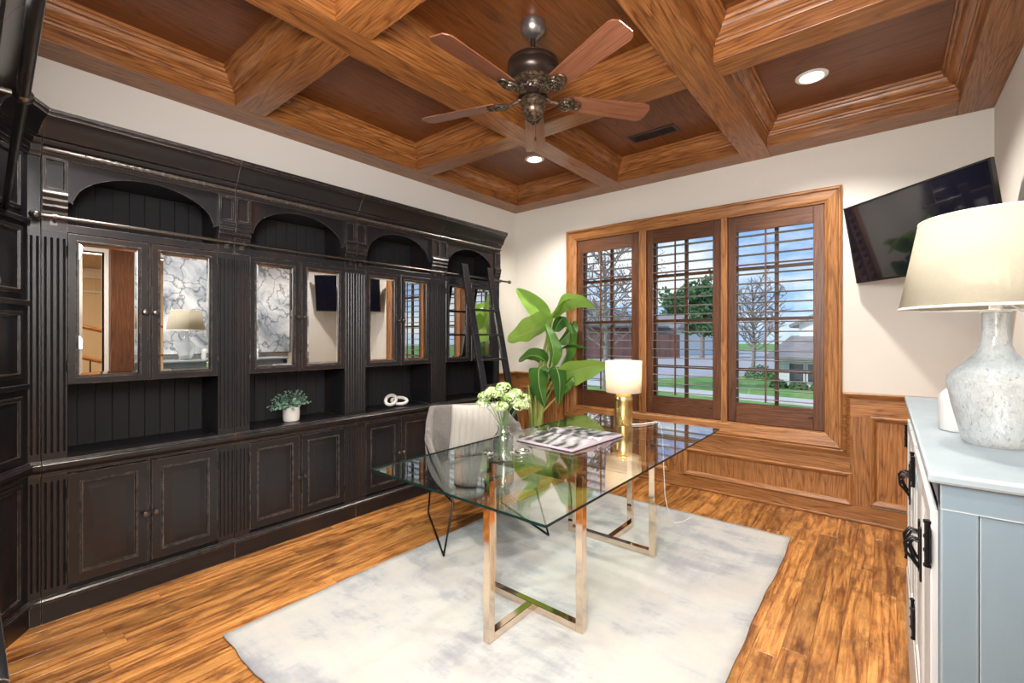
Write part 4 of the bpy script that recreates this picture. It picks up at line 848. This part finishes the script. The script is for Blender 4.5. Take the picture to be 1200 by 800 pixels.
for k in range(7):
    a = k*.9; b0 = Vector((math.cos(a)*.05, math.sin(a)*.05, .27)); MB().tube([b0, b0*.8+UP*.3, Vector((math.cos(a)*.09, math.sin(a)*.09, .75+.05*(k % 3)))], [.024, .019, .008], 8).build('stalk', 'stalk', bp)

# ---------------------------------------------------------------- television
tvR = Matrix.Rotation(-.817, 4, 'Z') @ Matrix.Rotation(R(90)+.185*1, 4, 'X')
tv = thing('television', 'black flat screen television tilted on the wall near the corner', 'television', (.118, 3.66, 1.972)); tv.rotation_mode = 'XYZ'
W_, H_ = .93, .93*.575
# local frame: face toward (sin, -cos) of yaw, tilted down
yw = -.817; ti = .185
nn = Vector((math.sin(yw), -math.cos(yw), 0)); rr2 = Vector((math.cos(yw), math.sin(yw), 0)); uu = UP*math.cos(ti)+nn*math.sin(ti); nf = nn*math.cos(ti)-UP*math.sin(ti)
MB().ring(-nf*.03, rr2, uu, nf, -W_/2, W_/2, -H_/2, H_/2, [(.02, -.0), (0, .006), (0, .03), (.011, .031), (.012, .028)], fill=False).build('bezel', 'tv_plastic', tv)
b = MB(); b.ring(-nf*.03, rr2, uu, nf, -W_/2+.011, W_/2-.011, -H_/2+.011, H_/2-.011, [(0, .0285)], fill=True); b.build('screen', 'tv_screen', tv, smooth=False)
b = MB(); b.obox(-nf*.045, (W_/2-.03, H_/2-.04, .018), Matrix((rr2, uu, nf)).transposed()); b.build('back_cover', 'tv_plastic', tv, smooth=False, bevel=.006)
b = MB(); b.beam(-nf*.06, Vector((.10, .36, -.02)), .05, .05); b.box(.03, .17, YB-3.66-.018, YB-3.66-.0005, -.12, .10); b.build('wall_mount', 'tv_plastic', tv, smooth=False)

# ---------------------------------------------------------------- painting on the right wall
pa = thing('wall_painting', 'grey and white marbled abstract painting above the console, seen reflected', 'painting', (XR, 2.20, 1.72))
MB().box(-.040, -.002, -.77, .77, -.60, .60).build('canvas', 'marble_art', pa, smooth=False, bevel=.003)
b = MB(); b.ring((-.002, 0, 0), Y, Z, (-1, 0, 0), -.782, .782, -.612, .612, [(0, 0), (0, .046), (.008, .046), (.010, .0)]); b.build('frame', 'fan_pewter', pa, smooth=False)

# ---------------------------------------------------------------- blue chest
CY0, CY1, CX0, CX1, CT = 1.262, 2.76, .084, .50, 1.060
cb = thing('blue_chest', 'distressed pale blue sideboard with black hinges at the right edge', 'cabinet', (CX0, CY0, 0))
def cbx(n, m_, x0, x1, y0, y1, z0, z1, bv=.003, par=None): return MB().box(x0-CX0, x1-CX0, y0-CY0, y1-CY0, z0, z1).build(n, m_, par or cb, smooth=False, bevel=bv)
cbx('top', 'chest_top', CX0-.020, CX1+.005, CY0-.012, CY1+.012, CT-.022, CT, .006)
b = MB(); pr = [(-.0, CT-.075), (.004, CT-.072), (.006, CT-.055), (.014, CT-.042), (.014, CT-.024), (.0, CT-.022)]
b.sweep([(CX0-CX0, CY1-CY0), (0, 0), (CX1-CX0, 0)][::-1], [(-o_*1., h) for o_, h in pr], Tp); b.build('cornice', 'chest_blue', cb)
cbx('side_stile', 'chest_blue', CX0, CX0+.055, CY0+.001, CY0+.03, .06, CT-.022); cbx('side_stile', 'chest_blue', CX1-.055, CX1, CY0+.001, CY0+.03, .06, CT-.022)
cbx('side_panel', 'chest_blue', CX0+.0565, CX1-.0565, CY0+.004, CY0+.03, .06, CT-.022, .001)
cbx('groove', 'chest_groove', CX0+.050, CX0+.060, CY0+.008, CY0+.028, .06, CT-.024, .0005)
cbx('carcass', 'chest_blue', CX0+.02, CX1, CY0+.03, CY1, .06, CT-.023)
for yy in (CY0+.03, 2.0, CY1-.06): cbx('face_stile', 'chest_blue', CX0-.0, CX0+.02, yy+(.0015 if yy < 1.4 else 0), yy+.055-(.029 if yy < 1.4 else 0), .10, CT-.023)
cbx('plinth', 'chest_cream', CX0-.014, CX0+.02, CY0+.03, CY1, .0, .285); cbx('plinth', 'chest_blue', CX0, CX1, CY0+.002, CY1-.002, .0, .06)
ds = [(1.318, 1.655, 1), (1.665, 1.995, -1), (2.062, 2.37, 1), (2.38, 2.70, -1)]
for i, (a, b_, sgn) in enumerate(ds):
    bb_ = MB(); bb_.ring((0, -CY0, 0), Y, Z, (-1, 0, 0), a, b_, .30, .965, [(0, -.0), (0, .010), (.002, .012), (.045, .012), (.050, .004), (.065, .004), (.085, .009)], fill=True)
    d = bb_.build('door', 'chest_cream', cb, smooth=False)
    hy_ = a+.004 if sgn > 0 else b_-.004; ky = b_-.03 if sgn > 0 else a+.03
    for hz in (.39, .89):
        h_ = MB(); h_.tube([(-.016, hy_-CY0, hz-.045), (-.016, hy_-CY0, hz+.045)], .0055, 8)
        for e_ in (-.047, -.015, .015, .047): h_.lathe([(.0075, -.003), (.0075, .003)], (-.016, hy_-CY0, hz+e_), 8)
        h_.box(-.014, -.011, hy_-CY0-.018, hy_-CY0+.018, hz-.036, hz+.036); h_.build('hinge', 'black_metal', d)
    if sgn > 0 or True:
        h_ = MB(); h_.box(-.017, -.012, ky-CY0-.010, ky-CY0+.010, .685, .825); y_ = ky-CY0
        h_.tube([(-.017, y_-.004, .795), (-.034, y_-.006, .800), (-.046, y_-.006, .780), (-.044, y_-.002, .755), (-.032, y_, .740), (-.020, y_, .722)], .0042, 8)
        h_.tube([(-.017, y_+.006, .785), (-.030, y_+.008, .787), (-.038, y_+.007, .770), (-.030, y_+.004, .745), (-.017, y_+.004, .715)], .0036, 8); h_.build('pull_handle', 'black_metal', d)

# big lamp and jar on the chest
bl = thing('table_lamp', 'large lamp with bubbled glass jug base and linen shade on the blue chest', 'lamp', (.212, 1.660, CT))
prof = [(0, 0), (.054, .0), (.061, .006), (.066, .025), (.082, .10), (.090, .145), (.092, .160), (.089, .174), (.074, .194), (.052, .214), (.036, .234), (.028, .256), (.0255, .280), (.0255, .335), (0, .336)]
MB().lathe(prof, n=56).build('glass_base', 'bubble_glass', bl)
MB().lathe([(0, .336), (.029, .336), (.029, .342), (.012, .344), (.012, .37), (0, .37)], n=24).build('cap', 'white_plastic', bl)
b = MB(); b.lathe([(.186, .346), (.145, .578)], n=64, cap=False); b.build('shade', 'linen_shade', bl, solid=.002)
for r_, z_ in ((.186, .348), (.145, .576)): MB().tube([(r_*math.cos(a*PI/24), r_*math.sin(a*PI/24), z_) for a in range(48)], .0032, 6, closed=True).build('shade_rim', 'white_plastic', bl)
MB().sphere((0, 0, .45), .03, 14, 10, (1, 1, 1.25)).build('bulb', 'bulb_soft', bl)
MB().tube([(.012, .0, .352), (.03, .022, .355), (.06, .035, .33), (.085, .04, .26), (.10, .10, .14), (.12, .16, .0), (.15, .22, .004)], .0028, 6).build('cord', 'white_plastic', bl)
jr = thing('ribbed_jar', 'white ribbed dome jar beside the large glass lamp', 'jar', (.165, 1.845, CT+.0005))
b = MB(); n = 44; pf = [(.0, 0), (.042, .0), (.044, .004), (.045, .03), (.045, .085), (.042, .103), (.033, .117), (.018, .125), (0, .127)]
b.lathe(pf, n=n); b.v = [(x*(1+.07*(i % 2)), y*(1+.07*(i % 2)), z) if .003 < z < .12 else (x, y, z) for i, (x, y, z) in enumerate(b.v)]; b.build('body', 'ribbed_white', jr, ang=60)

# ---------------------------------------------------------------- ceiling fan
fn = thing('ceiling_fan', 'five blade ceiling fan with bronze motor and reddish wood blades', 'fan', (-1.41, 1.88, ZC))
MB().lathe([(.062, -.0005), (.066, -.01), (.064, -.04), (.052, -.062), (.030, -.078), (.014, -.084)], n=36).build('canopy', 'fan_pewter', fn)
MB().tube([(0, 0, -.07), (0, 0, -.20)], .0125, 14).build('downrod', 'fan_dark', fn)
MB().lathe([(.014, -.165), (.030, -.170), (.034, -.182), (.030, -.188)], n=24).build('rod_collar', 'fan_bronze', fn)
MB().lathe([(.02, -.185), (.085, -.190), (.118, -.200), (.130, -.212), (.132, -.226), (.126, -.232), (.132, -.238), (.135, -.262), (.128, -.286), (.108, -.304), (.104, -.306)], n=48).build('motor_housing', 'fan_dark', fn)
MB().lathe([(.1, -.300), (.106, -.304), (.108, -.312), (.098, -.320), (.100, -.328), (.090, -.334), (.06, -.336)], n=48).build('motor_band', 'fan_bronze', fn)
MB().lathe([(.06, -.334), (.076, -.336), (.078, -.350), (.076, -.366), (.06, -.370)], n=48).build('relief_band', 'fan_relief', fn)
MB().lathe([(.06, -.368), (.072, -.372), (.074, -.384), (.060, -.390), (.050, -.394)], n=40).build('flywheel', 'fan_dark', fn)
MB().lathe([(.048, -.392), (.062, -.396), (.068, -.408), (.066, -.426), (.054, -.436), (.050, -.440), (.058, -.446), (.060, -.458), (.052, -.476), (.034, -.490), (.012, -.497), (.0, -.500)], n=40).build('switch_housing', 'fan_bronze', fn)
MB().tube([(.03, -.02, -.485), (.031, -.021, -.56), (.031, -.021, -.60)], .0014, 5).build('pull_chain', 'fan_bronze', fn); MB().lathe([(0, 0), (.006, .006), (.005, .02), (0, .028)], (.031, -.021, -.628), 10).build('chain_fob', 'fan_bronze', fn)
for k in range(5):
    a = R(-18.7+72*k); c, s_ = math.cos(a), math.sin(a)
    rad = Vector((c, s_, 0)); tan = Vector((-s_, c, 0)); pitch = R(-13); tp = tan*math.cos(pitch)+UP*math.sin(pitch); nb = rad.cross(tp)
    bz_ = -.392
    def Pp(r_, t_, h=0): return rad*r_+tp*t_+nb*h+UP*bz_
    # blade outline
    n = 24; outl = []
    for i in range(n+1): u = i/n; r_ = .205+.445*u; outl.append((r_, .052+.016*u if u < .9 else (.0664)*(max(0, 1-((u-.9)/.1)**3*.42))))
    top = [Pp(r_, w_, .003) for r_, w_ in outl]; bot = [Pp(r_, -w_, .003) for r_, w_ in outl]
    top2 = [Pp(r_, w_, -.003) for r_, w_ in outl]; bot2 = [Pp(r_, -w_, -.003) for r_, w_ in outl]
    loc = lambda v: Matrix.Rotation(-a, 3, 'Z') @ v
    vs = [loc(v) for v in top+bot+top2+bot2]; m_ = n+1; fs = []
    for i in range(n): fs += [(i, i+1, m_+i+1, m_+i), (2*m_+i, 3*m_+i, 3*m_+i+1, 2*m_+i+1), (i, 2*m_+i, 2*m_+i+1, i+1), (m_+i, m_+i+1, 3*m_+i+1, 3*m_+i)]
    fs += [(0, m_, 3*m_, 2*m_), (n, 2*m_+n, 3*m_+n, m_+n)]
    b = MB(); b.add(vs, fs); bo = b.build('blade', 'blade_wood', fn, smooth=False, bevel=.0015); bo.rotation_euler = (0, 0, a)
    b = MB(); b.tube([Pp(.065, 0, -.0)+UP*.012, Pp(.10, .0, -.006), Pp(.135, 0, -.010)], [.013, .010, .009], 8)
    for cr_, rr_, tr_ in ((.185, .042, .0075), (.232, .026, .006)): b.tube([Pp(cr_+rr_*math.cos(q_*PI/12), rr_*math.sin(q_*PI/12), -.010) for q_ in range(24)], tr_, 8, closed=True)
    for t_ in (-.018, .018): b.tube([Pp(.14, t_, -.010), Pp(.155, t_*1.9, -.012), Pp(.225, t_*1.2, -.008)], .005, 6)
    bi = b.build('blade_iron', 'fan_bronze', fn)
    b = MB(); b.lathe([(0, -.008), (.028, -.006), (.030, 0), (.020, .006), (0, .009)], Pp(.178, 0, -.012), 16, axis=tuple(nb)); b.build('medallion', 'fan_relief', bi)

# ---------------------------------------------------------------- outdoors
G = -.30
struct(MB().box(-90, 60, 4.4, 110, G-.3, G).build('ground_lawn', 'grass', smooth=False))
def poly(name, pts, z, mat, dz=.03):
    n = len(pts); b = MB(); b.add([(x, y, z-dz) for x, y in pts]+[(x, y, z) for x, y in pts], [(j, (j+1) % n, n+(j+1) % n, n+j) for j in range(n)]+[tuple(range(n, 2*n))]); return struct(b.build(name, mat, smooth=False))
poly('street', [(-40, -2), (-28, -12), (-4.3, 20.5), (-2.0, 60), (-30, 60), (-15, 34)], G+.02, 'asphalt')
poly('street_2', [(-45, 21), (-8.5, 15.5), (-5.5, 19.5), (-3, 27), (-6, 40), (-14, 31), (-45, 40)], G+.03, 'asphalt')
poly('sidewalk', [(-14, 14.2), (6, 11.7), (6, 12.9), (-14, 15.4)], G+.02, 'concrete')
poly('sidewalk_2', [(-9, 9.2), (6, 7.2), (6, 8.2), (-9, 10.3)], G+.02, 'concrete')
# white house across
hs = thing('white_house', 'white gabled house with grey lower roof beyond the right shutter', 'house', (-2.85, 17.0, G), R(-4))
MB().box(0, 12, .5, 9, 0, 1.0).build('wall', 'white_siding', hs, smooth=False)
b = MB(); b.add([(0, 3.6, .9), (12, 3.6, .9), (0, 3.6, 2.15), (6, 3.6, 5.2), (12, 3.6, 2.15), (0, 9, .9), (12, 9, .9), (0, 9, 2.15), (6, 9, 5.2), (12, 9, 2.15)], [(0, 1, 4, 3, 2), (5, 7, 8, 9, 6), (0, 2, 7, 5), (1, 6, 9, 4)]); b.build('gable_wall', 'white_siding', hs, smooth=False)
b = MB(); b.add([(-.3, 3.4, 2.02), (6, 3.4, 5.24), (12.3, 3.4, 2.02), (-.3, 9.3, 2.02), (6, 9.3, 5.24), (12.3, 9.3, 2.02)], [(0, 1, 4, 3), (1, 2, 5, 4)]); b.build('upper_roof', 'shingles', hs, smooth=False, solid=.12)
b = MB(); b.add([(-.3, 0, .93), (12.3, 0, .93), (12.3, 3.7, 1.62), (-.3, 3.7, 1.62)], [(0, 1, 2, 3)]); b.build('lower_roof', 'shingles', hs, smooth=False, solid=.08)
for k in range(4):
    w_ = MB().box(.34+k*.52, .74+k*.52, .455, .5, .16, .74).build('window', 'dark_glass', hs, smooth=False); MB().ring((0, .45, 0), X, Z, (0, -1, 0), .31+k*.52, .77+k*.52, .13, .77, [(0, 0), (0, .02), (.03, .02), (.03, 0)]).build('window_frame', 'white_siding', w_, smooth=False)
b = MB()
for k in range(10): b.box(-.02, 12.02, .49, .5, .1*k, .1*k+.006)
o = b.build('siding_lines', 'concrete', hs, smooth=False); o['kind'] = 'stuff'
# brick house with broad roof, far left
h2 = thing('brick_house', 'low brick house with brown grey roof beyond the left shutter', 'house', (-27, 34, G), R(-25))
MB().box(-11, 9, 0, 8, 0, 2.6).build('wall', 'brick_far', h2, smooth=False); b = MB(); b.add([(-12, -1, 2.4), (10, -1, 2.4), (10, 9, 2.4), (-12, 9, 2.4), (-8, 4, 4.6), (6, 4, 4.6)], [(0, 1, 5, 4), (1, 2, 5), (2, 3, 4, 5), (3, 0, 4)]); b.build('roof', 'shingles', h2, smooth=False, solid=.15)
h3 = thing('gray_roof_house', 'small house with grey gable roof behind the wooden fence', 'house', (-17.5, 40, G), R(-20))
MB().box(-4, 4, 0, 7, 0, 2.4).build('wall', 'white_siding', h3, smooth=False); b = MB(); b.add([(-4.6, -.6, 2.3), (4.6, -.6, 2.3), (4.6, 7.6, 2.3), (-4.6, 7.6, 2.3), (-3, 3.5, 3.6), (3, 3.5, 3.6)], [(0, 1, 5, 4), (1, 2, 5), (2, 3, 4, 5), (3, 0, 4)]); b.build('roof', 'shingles', h3, smooth=False, solid=.15)
fe = thing('wooden_fence', 'reddish wooden board fence across the street', 'fence', (-11.8, 33.6, G))
b = MB(); d_ = Vector((-16.7+11.8, 28.0-33.6, 0)).normalized()
for k in range(150): p = d_*(k*.15); b.obox((p.x, p.y, .88), (.07, .015, .88+.02*((k*7) % 3)), Matrix.Rotation(math.atan2(d_.y, d_.x), 3, 'Z'))
for z_ in (.4, 1.4): b.beam((0, 0, z_), d_*22.4+UP*z_, .05, .09)
o = b.build('board_row', 'fence_wood', fe, smooth=False); o['kind'] = 'stuff'
def tree(name, label, loc, h, tr, leafn, spread, leafm, seed, ls=.25, conif=False, branches=26, trunk_r=.16, group=None):
    rnd = random.Random(seed); t = thing(name, label, 'tree', loc); b = MB(); tips = []
    b.tube([(0, 0, 0), (.05, 0, h*.3), (0, .05, h*.6), (0, 0, h*.92)], [trunk_r, trunk_r*.8, trunk_r*.5, .03], 8)
    for k in range(branches):
        z0 = h*(.25+.6*k/branches); a = k*2.4+rnd.random(); L = spread*((1-.75*k/branches) if conif else rnd.uniform(.6, 1)); e = .1 if conif else rnd.uniform(.5, 1.0)
        p0 = Vector((0, 0, z0)); p1 = p0+Vector((math.cos(a)*L*.5, math.sin(a)*L*.5, L*.5*e)); p2 = p0+Vector((math.cos(a)*L, math.sin(a)*L, L*(e+.1)*.9))
        b.tube([p0, p1, p2], [trunk_r*.3, trunk_r*.2, .012], 5)
        for q in range(5):
            f = rnd.uniform(.3, 1); c = p0.lerp(p2, f); d = Vector((rnd.uniform(-1, 1), rnd.uniform(-1, 1), rnd.uniform(0, 1.2)))*L*.38; b.tube([c, c+d*.5, c+d], [.022, .014, .006], 4); tips += [c+d, c+d*.6, p2]
            for w_ in range(2): d2 = Vector((rnd.uniform(-1, 1), rnd.uniform(-1, 1), rnd.uniform(0, 1)))*L*.22; b.tube([c+d*.5, c+d*.5+d2], [.010, .005], 3); tips.append(c+d*.5+d2)
    b.build('trunk', 'bark', t, normals=False)
    if leafn:
        b = MB()
        for k in range(leafn):
            c = rnd.choice(tips)+Vector((rnd.gauss(0, 1), rnd.gauss(0, 1), rnd.gauss(0, .8)))*spread*.13; u = Vector((rnd.uniform(-1, 1), rnd.uniform(-1, 1), rnd.uniform(-1, 1))).normalized(); w_ = u.orthogonal().normalized(); s_ = ls*rnd.uniform(.5, 1)
            b.add([c, c+u*s_*.5+w_*s_*.35, c+u*s_, c+u*s_*.5-w_*s_*.35], [(0, 1, 2, 3)])
        o = b.build('foliage', leafm, t, smooth=False, normals=False); o['kind'] = 'stuff'
    return t
tree('evergreen_tree', 'green leafy tree standing behind the fence in the middle shutter', (-10.6, 35.0, G), 5.6, 0, 5000, 1.35, 'tree_foliage', 5, .32, conif=False, branches=30, trunk_r=.2)
tree('bare_tree', 'bare grey tree in front of the white house', (-4.35, 21.2, G), 3.9, 0, 0, 1.5, None, 9, branches=46, trunk_r=.09)
tree('budding_tree', 'near tree with dark branches and red buds in the left shutter', (-6.75, 12.7, G), 4.6, 0, 3200, 1.7, 'red_buds', 12, .06, branches=30, trunk_r=.09)
tree('far_tree', 'round green trees behind the small grey house', (-17.5, 52, G), 5.2, 0, 3500, 3.0, 'tree_foliage', 21, .5, branches=20)
for i, (x, y, r_, lb) in enumerate(((-2.65, 16.55, .24, 'small round bush at the left below the white house windows'), (-2.1, 16.45, .24, 'small round bush in the middle below the white house windows'), (-1.55, 16.4, .24, 'small round bush at the right below the white house windows'), (-3.75, 19.5, .55, 'darker square bush beside the bare tree'))):
    t = thing('round_bush', lb, 'bush', (x, y, G)); b = MB(); rnd = random.Random(i)
    for k in range(700):
        u = Vector((rnd.gauss(0, 1), rnd.gauss(0, 1), abs(rnd.gauss(0, 1)))).normalized(); c = Vector((u.x*r_, u.y*r_, .03+u.z*r_*.9))*rnd.uniform(.8, 1); w_ = Vector((rnd.uniform(-1, 1), rnd.uniform(-1, 1), rnd.uniform(-1, 1))).normalized(); v_ = w_.orthogonal().normalized(); s_ = .07
        b.add([c, c+w_*s_*.5+v_*s_*.4, c+w_*s_, c+w_*s_*.5-v_*s_*.4], [(0, 1, 2, 3)])
    o = b.build('foliage', 'tree_foliage', t, smooth=False, normals=False); o['kind'] = 'stuff'
